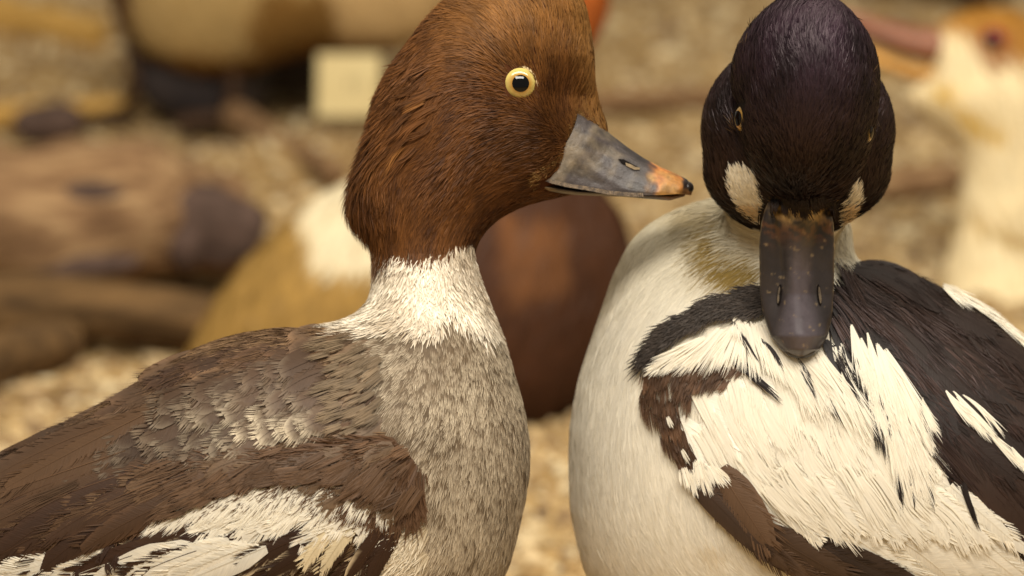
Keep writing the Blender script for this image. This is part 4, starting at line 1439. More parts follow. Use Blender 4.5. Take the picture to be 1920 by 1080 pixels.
# ------------------------------------------------------------------ the black-and-white duck (right), head turned to the lens
def build_male():
    rng = np.random.default_rng(23)
    W0 = -235.0
    outline = [(1575, 395), (1590, 440), (1600, 492), (1680, 522), (1775, 552), (1850, 590), (1920, 645), (2040, 745), (2180, 890), (2320, 1060), (2250, 1130), (2080, 1180), (1850, 1235),
               (1600, 1262), (1380, 1255), (1220, 1205), (1120, 1110), (1080, 990), (1070, 880), (1074, 800), (1090, 710), (1114, 635), (1138, 565), (1163, 497), (1195, 445), (1245, 408), (1305, 386), (1370, 372), (1450, 350), (1530, 350)]
    inf = Inflate(outline, 0.55, W0, 6.0)
    bodyf = Field([inf], [])
    pw, _ = bodyf.hit(np.array([1500.]), np.array([655.]))
    wb = float(pw[0, 2])
    wc = wb + 78
    print('male', wb)
    cran = Ell(1514, 188, wc - 5, 122, 196, 178)
    cheek = Ell(1496, 246, wc - 145, 176, 172, 148)
    jowl = Ell(1494, 328, wc - 140, 168, 98, 118)
    brow = Ell(1500, 338, wc - 55, 74, 66, 70)
    neck = Ell(1475, 385, wc - 215, 112, 100, 120)
    dome = Ell(1508, 138, wc - 40, 127, 122, 150)
    headonly = Field([cran, dome, cheek, brow, jowl], [30, 6, 26, 24])
    fld = Field([inf, cran, dome, cheek, brow, jowl, neck], [20, 30, 6, 24, 24, 40])
    headonly_d = headonly.d
    base = to_world(pt(1560, 1260, W0))
    base = np.array([base[0], base[1], 0.06])
    root = root_empty('duck', base, 'black-headed white-breasted duck facing the lens with its dark bill laid down over its wing', 'duck', 'mounted ducks')
    V, Q = surface_nets(fld, [inf.lo[0], inf.lo[1], W0 - 430], [inf.hi[0], 620, 420], 11.0)
    P, _ = fld.snap(V, 2)
    bx, by = img(P)
    cream = lin((238, 231, 214))
    black = lin((22, 15, 12))
    blackz = [(1590, 490), (1680, 515), (1800, 550), (2400, 900), (2400, 1200), (1920, 1070), (1830, 950), (1745, 880), (1740, 790), (1680, 700), (1560, 640), (1545, 540)]
    ishead = headonly_d(P) < 16
    cols = np.tile(cream * .95, (len(P), 1))
    cols[inpoly(bx, by, blackz) | (P[:, 2] < W0 - 60) * (bx > 1560)] = black * 1.2
    sk = np.clip(np.exp(-((bx - 1365) / 44) ** 2 - ((by - 465) / 48) ** 2) + .8 * np.exp(-((bx - 1395) / 40) ** 2 - ((by - 508) / 22) ** 2), 0, 1)[:, None] * .9
    cols = cols * (1 - sk) + sk * lin((140, 114, 46))
    cols[ishead] = black
    patchL = [(1370, 316), (1390, 309), (1414, 320), (1430, 345), (1438, 385), (1434, 414), (1418, 410), (1390, 386), (1370, 356), (1363, 332)]
    patchR = [(1606, 338), (1612, 352), (1609, 374), (1592, 402), (1573, 418), (1569, 400), (1577, 368), (1591, 345)]
    cols[ishead & (inpoly(bx, by, patchL) | inpoly(bx, by, patchR))] = cream * .95
    mesh_obj('body', to_world(P), Q, M_SKIN, root, cols)

    guides = Guides([(1500, 360, 0, -1), (1450, 300, -.1, -1), (1560, 300, .1, -1), (1500, 200, 0, -1), (1420, 180, -.2, -1), (1600, 180, .2, -1), (1500, 80, 0, -1), (1440, 30, -.3, -1), (1580, 40, .3, -1),
                     (1400, 320, -.45, -.9), (1600, 360, .4, -.9), (1360, 250, -.3, -1), (1330, 330, -.3, -1), (1400, 410, -.7, -.7), (1660, 260, .25, -1), (1640, 360, .4, -.9), (1340, 160, -.1, -1)])
    bguides = Guides([(1400, 420, -.95, .3), (1300, 420, -.9, .45), (1400, 500, -.7, .75), (1300, 500, -.7, .75), (1220, 460, -.75, .7), (1170, 540, -.35, .95), (1240, 560, -.5, .9), (1150, 620, -.2, 1), (1110, 720, -.05, 1), (1180, 700, -.1, 1),
                      (1080, 850, .1, 1), (1150, 850, .2, 1), (1100, 1000, .3, 1), (1200, 950, .4, .9), (1300, 1050, .6, .8), (1400, 1080, .7, .7), (1250, 800, .25, 1), (1580, 450, .1, 1), (1600, 510, .3, .9),
                      (1430, 560, -.7, .6), (1330, 590, -.75, .65), (1240, 660, -.5, .85), (1650, 560, .8, .5), (1800, 620, .85, .55), (1650, 700, .55, .85), (1800, 800, .65, .75), (1900, 950, .7, .7), (1750, 720, .65, .75), (2100, 900, .8, .6)])

    # ---- head plumage: short black hair-like feathers, purple gloss on the crown
    S = mesh_samples(P, Q[ishead[Q].all(1)], 80000, rng)
    S, _ = fld.snap(S, 1)
    hx, hy = img(S)
    billz = [(1424, 424), (1440, 392), (1470, 390), (1500, 402), (1535, 392), (1564, 384), (1564, 424), (1560, 700), (1430, 700)]
    eyeL = np.hypot((hx - 1391) / .5, hy - 222) < 30
    ok = (headonly_d(S) < 9) & ~inpoly(hx, hy, billz) & ~eyeL & ((S[:, 2] > wc - 190) | (rng.random(len(S)) < .4))
    S, hx, hy = S[ok], hx[ok], hy[ok]
    jx = hx + rng.normal(0, 1.5, len(S))
    jy = hy + rng.normal(0, 2, len(S))
    inw = inpoly(jx, jy - 8, patchL) | inpoly(jx, jy - 8, patchR)
    m = len(S)
    d = dirs3(fld, S, guides, rng, 0.15, 0.28, 121, 0.03)
    L_ = rng.uniform(22, 40, m) * np.where(inw, .5, 1) * np.where(hy < 60, 1.2, 1)
    h1 = rng.uniform(2, 8, m) * np.where(inw, .8, 1)
    n1 = snoise(S[:, 0] * .06, S[:, 1] * .04, S[:, 2] * .05, 131)
    v = np.clip(.5 + .35 * n1 + rng.normal(0, .2, m), 0, 1)[:, None]
    brown = (np.clip((hy - 190) / 150, 0, 1) * .8 + .2 * (np.abs(hx - 1500) > 130))[:, None]
    c = lin((17, 12, 11)) * (1 - v) + (lin((42, 28, 19)) * brown + lin((36, 25, 27)) * (1 - brown)) * v
    pur = (np.exp(-((hx - 1520) / 100) ** 2 - ((hy - 85) / 75) ** 2))[:, None]
    c = c * (1 - .6 * pur) + .6 * pur * (lin((44, 28, 42)) * (.4 + v))
    c[inw] = (cream * rng.uniform(1.0, 1.1, (m, 1)))[inw]
    ct = c * np.where(inw, 1.02, 1.3)[:, None]
    rust = inw & (hy > 390)
    ct[rust] *= np.array([.9, .7, .45])
    v_, q_, c_ = ribbons(fld, S, d, L_, rng.uniform(1.7, 3.0, m), np.full(m, .3), h1, c, ct, rng, K=4, power=1.3)
    fw = np.repeat(inw, 3)
    mesh_obj('head_plumage', to_world(v_), q_[~fw], M_GLOSS, root, c_, kind='stuff')
    v2, q2, c2 = ribbons(fld, S[inw], d[inw], L_[inw], rng.uniform(1.9, 3.0, inw.sum()), np.full(inw.sum(), .6), h1[inw] + 2, c[inw], ct[inw], rng, K=4)
    mesh_obj('cheek_patch', to_world(v2), q2, M_WHITE, root, c2, kind='stuff')
    # a few ruffled tips on the crown and beside the eyes
    tp = [(1403, 70), (1398, 92), (1408, 52), (1436, 24), (1446, 18), (1390, 120), (1640, 215), (1636, 232), (1385, 140), (1382, 250), (1376, 240), (1630, 140), (1650, 170), (1600, 30)]
    Pn, _ = fld.hit(np.array([a for a, b in tp], float), np.array([b for a, b in tp], float))
    Pn = np.repeat(Pn, 6, 0) + rng.normal(0, 3, (len(tp) * 6, 3))
    m = len(Pn)
    dd = np.where((img(Pn)[0] < 1500)[:, None], np.array([[-.6, .7, .2]]), np.array([[.6, -.3, .2]])) + rng.normal(0, .3, (m, 3))
    v_, q_, c_ = ribbons(fld, Pn, dd, rng.uniform(16, 30, m), np.full(m, 1.6), np.full(m, 2.), rng.uniform(6, 16, m), np.tile(lin((44, 30, 20)), (m, 1)), lin((110, 82, 48)) * rng.uniform(.4, 1.2, (m, 1)), rng, K=4)
    mesh_obj('loose_hair', to_world(v_), q_, M_HAIR, root, c_, kind='stuff')

    # ---- body plumage
    S = mesh_samples(P, Q[~ishead[Q].any(1)], 60000, rng)
    S, _ = fld.snap(S, 1)
    px, py = img(S)
    ok = (headonly_d(S) > 3) & (py < 1130) & (px < 1990) & ((S[:, 2] > W0 - 60) | (rng.random(len(S)) < .3))
    S, px, py = S[ok], px[ok], py[ok]
    jx = px + 6 * snoise(px * .05, py * .05, S[:, 2] * .05, 15) + rng.normal(0, 4, len(S))
    jy = py + 6 * snoise(px * .05, py * .05, S[:, 2] * .05, 16) + rng.normal(0, 4, len(S))
    isbl = inpoly(jx, jy, blackz) | ((S[:, 2] < W0 - 40) & (px > 1585))
    k = rng.permutation(np.where(~isbl)[0])[:22000]
    Sk, x, y = S[k], px[k], py[k]
    m = len(Sk)
    d = dirs3(fld, Sk, bguides, rng, 0.12, 0.22, 141, 0.018)
    n1 = snoise(Sk[:, 0] * .03, Sk[:, 1] * .03, Sk[:, 2] * .03, 143)
    c = cream * np.clip(.96 + .03 * n1 + rng.normal(0, .02, m), .6, 1.06)[:, None]
    # yellowed neck with an olive stain under the cheek
    yel = np.clip((600 - y) / 180, 0, 1)[:, None] * .5
    c = c * (1 - yel) + yel * lin((214, 204, 172)) * (1 + .05 * n1[:, None])
    st = np.exp(-((x - 1362 - 14 * n1) / 42) ** 2 - ((y - 470) / 50) ** 2) + .8 * np.exp(-((x - 1395) / 40) ** 2 - ((y - 508) / 22) ** 2) + .35 * np.exp(-((x - 1330) / 60) ** 2 - ((y - 415) / 35) ** 2)
    st = (np.clip(st * (1.35 + .5 * n1 + rng.normal(0, .3, m)), 0, 1) * .95)[:, None]
    c = c * (1 - st) + st * lin((138, 112, 44))
    st2 = (.35 * np.exp(-((x - 1330) / 40) ** 2 - ((y - 1025) / 14) ** 2))[:, None]
    c = c * (1 - st2) + st2 * lin((190, 160, 90))
    fluff = np.clip((540 - y) / 120, 0, 1) * np.clip((x - 1280) / 80, 0, 1)
    v_, q_, c_ = tufts(fld, Sk, d, rng, 3, np.full(m, 5.0), 0.16, rng.uniform(34, 60, m), rng.uniform(2.6, 4.0, m), np.full(m, .3), rng.uniform(.4, 1.0, m) + 6 * fluff * rng.random(m), c * .995, c * 1.005, K=4, roll=.14)
    mesh_obj('breast_plumage', to_world(v_), q_, M_WHITE, root, c_, kind='stuff')
    k = rng.permutation(np.where(isbl)[0])[:8000]
    Sk = S[k]
    m = len(Sk)
    d = dirs3(fld, Sk, bguides, rng, 0.1, 0.15, 151, 0.018)
    vv = np.clip(.4 + .3 * snoise(Sk[:, 0] * .02, Sk[:, 1] * .02, Sk[:, 2] * .02, 152) + rng.normal(0, .2, m), 0, 1)[:, None]
    c = lin((24, 16, 13)) * (1 - vv) + lin((58, 40, 28)) * vv
    v_, q_, c_ = tufts(fld, Sk, d, rng, 4, np.full(m, 8.0), 0.14, rng.uniform(60, 95, m), rng.uniform(2.6, 4.0, m), np.full(m, .3), rng.uniform(2, 5, m), c, c * 1.25, K=4)
    mesh_obj('back_plumage', to_world(v_), q_, M_HAIR, root, c_, kind='stuff')

    # ---- wing and large feathers
    F = []
    dkb = lin((30, 22, 19))
    brn = lin((84, 60, 42))

    def add(a, b, wf, c0, **kw):
        c0 = np.asarray(c0, float)
        f = dict(base=a, tip=b, width=wf, c0=c0, c1=c0, ce=c0, h0=4, lift=6, fray=10, camber=.03, bend=rng.normal(0, .03), shaftk=.9)
        f.update(kw)
        F.append(f)

    wguides = Guides([(1300, 800, .45, .9), (1400, 720, .25, 1), (1330, 880, .5, .85), (1450, 850, .5, .85), (1500, 750, .3, 1), (1600, 750, .35, .95), (1700, 800, .35, .95), (1600, 900, .5, .87), (1750, 950, .6, .8), (1850, 1040, .7, .7), (1500, 980, .7, .7), (1700, 1060, .75, .66)])
    whitez = [(1285, 775), (1320, 735), (1395, 705), (1480, 690), (1560, 680), (1650, 660), (1715, 715), (1755, 810), (1750, 895), (1815, 930), (1925, 1060), (1960, 1110), (1700, 1105), (1570, 1040), (1465, 965), (1400, 935), (1345, 905), (1310, 880), (1290, 830)]
    for p in scatter(whitez, 52, wguides, rng, .62, .4):
        x, y = p
        g = wguides(np.array([x]), np.array([y]))[0]
        L_ = (115 + 50 * np.clip((y - 850) / 200, 0, 1)) * rng.uniform(.8, 1.2)
        add((x - g[0] * L_ * .4, y - g[1] * L_ * .4), (x + g[0] * L_ * .5, y + g[1] * L_ * .5), 48 * rng.uniform(.8, 1.2), cream * rng.uniform(.93, 1.03), h0=3.5, lift=3, fray=34, frayw=2.4, shaftk=.97, camber=.01)
    fans = []
    for p in scatter([(1300, 775), (1330, 745), (1400, 715), (1480, 710), (1560, 700), (1650, 690), (1700, 740), (1735, 820), (1735, 880), (1690, 900), (1500, 900), (1400, 900), (1345, 880), (1310, 850)], 50, wguides, rng, .7, .5):
        g = wguides(np.array([p[0]]), np.array([p[1]]))[0]
        L_ = rng.uniform(90, 160)
        fans.append(dict(base=p - g * L_ * .45, tip=p + g * L_ * .55, w0=26, w1=rng.uniform(18, 46), n=30, c=cream * rng.uniform(.97, 1.02), h=7, lift=2.5, wd=3.0, cv=.012, loft=.5, tilt=.08, bend=rng.normal(0, .03)))
    for p in scatter([(1440, 905), (1560, 900), (1700, 920), (1800, 960), (1860, 1030), (1700, 1010), (1560, 985), (1470, 950)], 54, wguides, rng, .7, .5):
        g = wguides(p[0:1], p[1:2])[0]
        L_ = rng.uniform(80, 140)
        fans.append(dict(base=p - g * L_ * .5, tip=p + g * L_ * .5, w0=26, w1=rng.uniform(24, 44), n=26, c=cream * rng.uniform(.96, 1.0), h=14, lift=2.5, wd=3.0, cv=.012, loft=.5, tilt=.08, bend=rng.normal(0, .03)))
    # two rows of secondaries with rounded edges
    for i in range(11):
        x0, y0 = 1455 + i * 36, 885 + 4 * i + rng.normal(0, 5)
        add((x0, y0), (x0 + 78 + 4 * i, y0 + 118 - 2 * i), 46, cream * rng.uniform(.95, 1.02), h0=8, lift=6, camber=.05, fray=5, shaftk=.95)
    for i in range(8):
        x0, y0 = 1560 + i * 45, 985 + 2 * i
        add((x0, y0), (x0 + 150, y0 + 110), 56, cream * rng.uniform(.94, 1.0), h0=6, lift=4, camber=.04, fray=3, shaftk=.93)
    # black right-hand scapulars
    for a, b, wf, v in [((1560, 560), (1720, 760), 60, .1), ((1590, 560), (1790, 820), 70, .2), ((1600, 540), (1860, 800), 74, .3), ((1640, 560), (1930, 800), 80, .4), ((1690, 560), (1990, 820), 84, .5), ((1740, 570), (2040, 850), 90, .5), ((1800, 600), (2080, 880), 90, .6),
                        ((1740, 760), (1935, 960), 80, .7), ((1760, 800), (1950, 1020), 84, .8), ((1770, 850), (1960, 1060), 70, .5), ((1820, 800), (2030, 1020), 84, .6), ((1700, 720), (1900, 900), 70, .4), ((1750, 700), (2000, 930), 80, .3), ((1850, 900), (2000, 1090), 80, .4), ((1780, 880), (1900, 1000), 60, .2),
                        ((1560, 600), (1660, 740), 40, .05), ((1545, 640), (1600, 740), 30, .05), ((1650, 520), (1860, 640), 60, .3), ((1720, 540), (1930, 690), 64, .4), ((1600, 505), (1760, 590), 56, .2), ((1680, 600), (1900, 760), 70, .25), ((1620, 600), (1800, 760), 64, .15)]:
        c0 = lin((24, 17, 15)) * (1 - v) + lin((50, 33, 23)) * v
        add(a, b, wf, c0, h0=4 + 3 * rng.random(), lift=6, fray=12, ce=c0 * 1.25, shaftk=1.4, camber=.03)
    # white streaked scapulars across the black, all of loose fine barbs
    for a, b, w0_, w1_ in [((1592, 615), (1634, 760), 8, 30), ((1610, 640), (1640, 780), 10, 20), ((1622, 630), (1658, 775), 6, 26), ((1640, 650), (1692, 805), 14, 34), ((1655, 660), (1745, 860), 20, 44), ((1668, 690), (1738, 890), 26, 46), ((1620, 700), (1680, 850), 26, 40), ((1645, 720), (1715, 900), 30, 50),
                           ((1768, 737), (1830, 812), 6, 18), ((1782, 738), (1868, 836), 6, 12), ((1800, 745), (1880, 826), 5, 9), ((1835, 800), (1925, 895), 6, 11), ((1790, 765), (1850, 832), 4, 10), ((1725, 750), (1758, 830), 6, 18), ((1890, 840), (1938, 905), 6, 14), ((1655, 780), (1705, 940), 30, 44), ((1695, 800), (1742, 925), 30, 44), ((1580, 690), (1640, 840), 26, 44), ((1700, 850), (1745, 950), 30, 40), ((1600, 660), (1625, 740), 5, 12)]:
        fans.append(dict(base=a, tip=b, w0=w0_ * .35, w1=w1_, n=int(26 + w1_), c=cream * rng.uniform(.97, 1.02), h=13, lift=4, wd=2.3, cv=.03, bend=rng.normal(0, .02)))
    # slim black streaks
    for a, b, wf in [((1478, 655), (1530, 752), 13), ((1492, 668), (1524, 722), 9), ((1535, 715), (1580, 808), 11), ((1566, 660), (1640, 800), 15), ((1628, 735), (1654, 872), 20), ((1650, 745), (1668, 835), 8), ((1683, 872), (1690, 962), 12), ((1706, 905), (1714, 955), 5), ((1408, 700), (1468, 758), 14), ((1376, 672), (1440, 735), 20), ((1372, 602), (1425, 690), 9), ((1602, 660), (1628, 750), 7), ((1738, 890), (1748, 960), 7), ((1640, 700), (1652, 790), 8), ((1800, 905), (1830, 990), 14), ((1425, 640), (1470, 700), 6), ((1580, 640), (1612, 720), 10)]:
        fans.append(dict(base=a, tip=b, w0=wf, w1=wf * .55, n=int(6 + wf * .95), c=dkb * 1.1, h=12.5, lift=3, wd=2.2, cv=.15, mess=1.1, flare=.8, bend=rng.normal(0, .03)))
    # white fans under the dark band
    for a, b, w0_, w1_ in [((1330, 640), (1262, 702), 24, 60), ((1362, 622), (1306, 704), 26, 64), ((1390, 612), (1356, 704), 26, 66), ((1290, 655), (1228, 706), 16, 44), ((1400, 606), (1420, 720), 24, 60), ((1425, 605), (1475, 730), 24, 62), ((1455, 630), (1535, 770), 28, 62), ((1440, 620), (1500, 750), 30, 60), ((1480, 660), (1560, 800), 34, 66), ((1520, 665), (1600, 810), 34, 66), ((1500, 690), (1540, 800), 34, 60), ((1380, 596), (1392, 650), 6, 34), ((1250, 680), (1215, 712), 8, 24)]:
        fans.append(dict(base=a, tip=b, w0=w0_, w1=w1_, n=int(w1_ * 1.1), c=cream * rng.uniform(.96, 1.01), h=11, lift=5, wd=2.2, cv=.04, flare=1.2))
    # brown shoulder, scale-like with pale rims and two white spots
    brz = [(1208, 705), (1240, 690), (1310, 690), (1400, 680), (1400, 705), (1320, 735), (1280, 775), (1290, 830), (1312, 890), (1285, 885), (1240, 835), (1212, 770)]
    sg = Guides([(1220, 720, .0, 1), (1250, 790, .3, 1), (1290, 870, .45, .9), (1300, 710, -.3, .9), (1380, 690, -.5, .6)])
    for p in scatter(brz, 21, sg, rng, .75, .35):
        g = sg(p[0:1], p[1:2])[0]
        L_ = 46 * rng.uniform(.8, 1.2)
        c0 = brn * rng.uniform(.5, .9)
        fans.append(dict(base=p - g * L_ * .45, tip=p + g * L_ * .55, w0=15, w1=20, n=24, c=c0, ct=c0 * (2.0 if rng.random() < .35 else 1.15), h=6, lift=6, wd=2.2, cv=.08, loft=1.0))
    for a, b in [((1258, 782), (1270, 806)), ((1284, 842), (1300, 870))]:
        fans.append(dict(base=a, tip=b, w0=5, w1=10, n=12, c=cream * .9, h=14, lift=2, wd=2.2, cv=.03))
    for a, b in [((1296, 880), (1312, 932)), ((1318, 880), (1338, 930)), ((1332, 872), (1362, 916)), ((1284, 876), (1296, 915)), ((1310, 860), (1324, 915)), ((1345, 880), (1372, 912))]:
        fans.append(dict(base=a, tip=b, w0=14, w1=24, n=30, c=cream, h=11, lift=4, wd=2.4, cv=.03))
    # long brown feathers along the wing's lower edge
    for a, b, wf, v in [((1290, 885), (1440, 1035), 52, .2), ((1352, 878), (1448, 1022), 74, .9), ((1330, 900), (1480, 1060), 50, .4), ((1430, 985), (1600, 1080), 60, .35), ((1480, 1005), (1700, 1105), 56, .0), ((1400, 1010), (1560, 1096), 44, .6), ((1520, 1010), (1760, 1120), 50, .05), ((1380, 985), (1520, 1085), 40, .5), ((1450, 940), (1540, 1010), 34, -1)]:
        c0 = cream * .92 if v < 0 else lin((46, 34, 27)) * (1 - v) + lin((94, 71, 52)) * v
        add(a, b, wf, c0, h0=8, lift=7, fray=4, ce=c0 * 1.2, c1=c0 * 1.15, shaftk=1.35, tipstart=.85, camber=.07)
    # white edge of the far wing along the top of the back
    for a, b, w0_, w1_ in [((1762, 548), (1800, 566), 6, 12), ((1772, 552), (1836, 590), 6, 14), ((1795, 566), (1862, 606), 12, 14), ((1815, 578), (1900, 640), 12, 14), ((1850, 600), (1950, 684), 12, 14), ((1890, 632), (1990, 730), 12, 14), ((1764, 552), (1815, 598), 4, 16)]:
        fans.append(dict(base=a, tip=b, w0=w0_, w1=w1_, n=34, c=cream, h=16, lift=3, wd=2.4, cv=.03))
    bl = []
    for p in scatter([(1570, 560), (1600, 510), (1690, 530), (1780, 558), (1860, 605), (1960, 700), (2000, 1060), (1920, 1040), (1840, 950), (1770, 890), (1752, 800), (1700, 700), (1640, 630), (1575, 640)], 40, bguides, rng, .6, .6):
        g = bguides(p[0:1], p[1:2])[0]
        L_ = rng.uniform(80, 150)
        cc = lin((38, 26, 20)) * rng.uniform(.4, 1.5)
        bl.append(dict(base=p - g * L_ * .5, tip=p + g * L_ * .5, w0=18, w1=24, n=16, c=cc, ct=cc * 1.3, h=9, lift=4, wd=1.8, cv=.15, bend=rng.normal(0, .03), loft=1.0))
    # soft charcoal band at the top of the wing
    bandz = [(1206, 688), (1216, 660), (1262, 608), (1332, 568), (1440, 542), (1455, 582), (1395, 586), (1350, 592), (1300, 612), (1250, 648)]
    n = 1500
    xs, ys = rng.uniform(1195, 1460, n * 4), rng.uniform(530, 700, n * 4)
    kk = inpoly(xs + rng.normal(0, 4, n * 4), ys + rng.normal(0, 4, n * 4), bandz)
    Pb, _ = bodyf.hit(xs[kk][:n], ys[kk][:n])
    m = len(Pb)
    bg = Guides([(1430, 560, -.95, .25), (1330, 590, -.88, .45), (1240, 650, -.6, .75), (1300, 620, -.8, .55), (1420, 600, -.85, .4)])
    d = dirs3(bodyf, Pb, bg, rng, .25, .3, 161, .03)
    c = lin((62, 54, 48)) * rng.uniform(.4, 1.3, (m, 1))
    v_, q_, c_ = tufts(bodyf, Pb, d, rng, 4, np.full(m, 5.), .25, rng.uniform(22, 40, m), rng.uniform(1.8, 2.8, m), np.full(m, 9.), rng.uniform(12, 18, m), c, c * 1.15, K=4)
    wg = mesh_obj('wing', to_world(v_), q_, M_HAIR, root, c_, kind='stuff')
    fans_merged('covering_hair', wg, bodyf, bl, rng, M_GLOSS)
    print('male feathers', len(F))
    F = F[::-1]
    add_fans(wg, bodyf, [f for f in fans if f['c'][0] > .3], rng, M_WHITE)
    add_fans(wg, bodyf, [f for f in fans if f['c'][0] <= .3], rng, M_HAIR)
    nf = 300 - len(fans)
    print('fans', len(fans))
    add_feathers(wg, bodyf, F[:nf], rng)
    if len(F) > nf:
        o, Vs, Qs, Cs, Us = 0, [], [], [], []
        for v, q, c, uv in vane_batch(bodyf, F[nf:], rng):
            Vs.append(v); Qs.append(q + o); Cs.append(c); Us.append(uv); o += len(v)
        mesh_obj('feather_layer', to_world(np.concatenate(Vs)), np.concatenate(Qs), M_VANE, root, np.concatenate(Cs), np.concatenate(Us), kind='stuff')

    # ---- eyes, seen edge-on in the grooves
    eye_parts(root, fld, 1391, 222, 31, (-.90, .0, .44), 19, ((128, 92, 28), (150, 122, 52)), .45)
    eye_parts(root, fld, 1630, 246, 31, (.95, .0, .32), 24, ((128, 92, 28), (150, 122, 52)), .45)

    # ---- bill, laid straight down
    tS = [0, .06, .15, .3, .45, .6, .75, .86, .94, .98, 1.0]
    yS = [376, 392, 418, 462, 508, 552, 596, 630, 656, 667, 673]
    xC = [1497, 1496, 1495, 1494, 1494, 1494, 1496, 1498, 1500, 1501, 1501]
    hW = [56, 62, 68, 71, 70, 69, 64, 54, 36, 22, 6]
    wK = [wb + 94, wb + 96, wb + 94, wb + 82, wb + 70, wb + 61, wb + 66, wb + 72, wb + 60, wb + 44, wb + 18]
    wE = [wb + 40, wb + 38, wb + 32, wb + 26, wb + 22, wb + 19, wb + 17, wb + 15, wb + 14, wb + 13, wb + 12]
    # raised central ridge that swells into the spoon at the tip
    rW = [40, 34, 28, 20, 18, 20, 32, 40, 34, 22, 7]

    def upper(s, a):
        y, xc, hw, wk, we, rw = [np.interp(s, tS, q) for q in (yS, xC, hW, wK, wE, rW)]
        th = a * math.pi / 2
        xo = hw * math.copysign(abs(math.sin(th)) ** .9, th)
        cv = max(math.cos(th), 0) ** .62
        ridge = math.exp(-(xo / rw) ** 2 * .9)
        side = .46 - .10 * math.exp(-((abs(xo) - rw - 10) / 9.0) ** 2)
        body = we + (wk - we) * cv * (side + (1 - side) * ridge)
        return pt(xc + xo, y, body)

    def upper_c(V, S, A, seed):
        x, y = img(V)
        n = snoise(V[:, 0] * .05, V[:, 1] * .05, V[:, 2] * .05, seed, 3)
        n2 = snoise(V[:, 0] * .3, V[:, 1] * .3, V[:, 2] * .3, seed + 1, 2)
        c = lin((40, 35, 34)) * (1 + .12 * n[:, None])
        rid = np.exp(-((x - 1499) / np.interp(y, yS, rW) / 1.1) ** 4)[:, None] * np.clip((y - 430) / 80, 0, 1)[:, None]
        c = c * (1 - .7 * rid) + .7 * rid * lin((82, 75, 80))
        dust = (np.clip(n2 * 2.4 - 3.0, 0, 1) * .3)[:, None]
        c = c * (1 - dust) + dust * lin((150, 128, 92))
        rust = (np.clip(n + n2, 0, 1) * np.exp(-((y - 425) / 26) ** 2) * .35)[:, None]
        c = c * (1 - rust) + rust * lin((120, 72, 36))
        crust = np.exp(-((y - 398 - 7 * n) / 13) ** 2) * np.clip(1.15 - np.abs(x - 1500) / 58, 0, 1) * np.clip(.75 + .7 * n2, 0, 1)
        crust = np.clip(crust * 1.3, 0, 1)[:, None]
        c = c * (1 - crust) + crust * lin((196, 164, 104)) * (1 + .2 * n2[:, None])
        ed = np.clip((np.abs(A) - .8) / .1, 0, 1) * np.clip(.2 + .6 * n2, 0, 1) * .5
        c = c * (1 - ed[:, None]) + ed[:, None] * lin((136, 116, 84))
        return c

    V, Fq, S_, A_ = loft_bill(upper, 110, 71)
    nz = snoise(V[:, 0] * .06, V[:, 1] * .02, V[:, 2] * .05, 171, 3)
    V[:, 2] += 1.5 * nz
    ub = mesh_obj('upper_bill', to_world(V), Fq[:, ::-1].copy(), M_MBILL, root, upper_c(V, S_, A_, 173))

    def lower(s, a):
        y, xc, hw, we = [np.interp(s, tS, q) for q in (yS, xC, hW, wE)]
        th = a * math.pi
        return pt(xc + (hw - 4) * math.sin(th) * .96, y - 8 * s, we - 6 - 9 + 9 * math.cos(th))

    V, Fq, S_, A_ = loft_bill(lower, 50, 33)
    c = np.tile(lin((48, 38, 32)), (len(V), 1))
    mesh_obj('lower_bill', to_world(V), Fq, M_BILL, root, c)
    # nail
    cen = pt(1500, 655, wb + 30)
    V, Fa, A = sphere(cen, 17, np.array([0, -.6, .8]), 26, 14)
    V = cen + (V - cen) * np.array([1.75, 1.0, .8])
    mesh_obj('nail', to_world(V), Fa, M_HORN, ub)
    # nostrils
    for sx in (-1, 1):
        ctr = 1461 if sx < 0 else 1536
        for nm, mt, wx, hy_, up in (('nostril', M_PIT, 4.2, 20, .6), ('nostril_membrane', noisy_mat('nostril_skin', (54, 46, 38), (88, 76, 58), 400), 2.6, 16, 1.6)):
            VV = []
            for i in range(14):
                a = 2 * math.pi * i / 14
                x_, y_ = ctr + wx * math.cos(a) + sx * .10 * hy_ * math.sin(a) + (1.2 * sx if up > 1 else 0), 553 + hy_ * math.sin(a)
                s = np.interp(y_, yS, tS)
                hw, xc = np.interp(s, tS, hW), np.interp(s, tS, xC)
                r = np.clip((x_ - xc) / hw, -1, 1)
                aa = math.copysign(math.asin(abs(r) ** (1 / .9)) / (math.pi / 2), r)
                VV.append(upper(s, aa) + np.array([0, 0, up + 1.6]))
            VV = np.array(VV)
            n = len(VV)
            cn = VV.mean(0)
            bk = VV - np.array([0, 0, 8.])
            allv = np.concatenate([[cn], VV, bk])
            FF = [(0, 1 + i, 1 + (i + 1) % n) for i in range(n)] + [(1 + i, 1 + n + i, 1 + n + (i + 1) % n, 1 + (i + 1) % n) for i in range(n)]
            mesh_obj(nm, to_world(allv), FF, mt, ub, smooth=False)
    # black forehead feathers that run down over the root of the bill
    fr = []
    for x, y0, y1 in [(1430, 385, 432), (1437, 380, 420), (1446, 368, 398), (1460, 364, 392), (1474, 366, 398), (1487, 370, 405), (1500, 372, 410), (1513, 370, 406), (1527, 366, 400), (1540, 364, 394), (1553, 368, 398), (1562, 378, 418)]:
        for k in range(2):
            fr.append(dict(base=(x + rng.normal(0, 3), y0), tip=(x + rng.normal(0, 4), y1 + rng.normal(0, 3)), w0=12, w1=13, n=20, c=lin((26, 18, 14)), ct=lin((40, 27, 18)), h=4, lift=3, wd=1.8, cv=.2))
    vv_, qq_, cc_ = merge(fan_batch(fld, fr, rng))
    yy_ = img(vv_)[1]
    zmin = np.interp(yy_, yS, wK) + 5
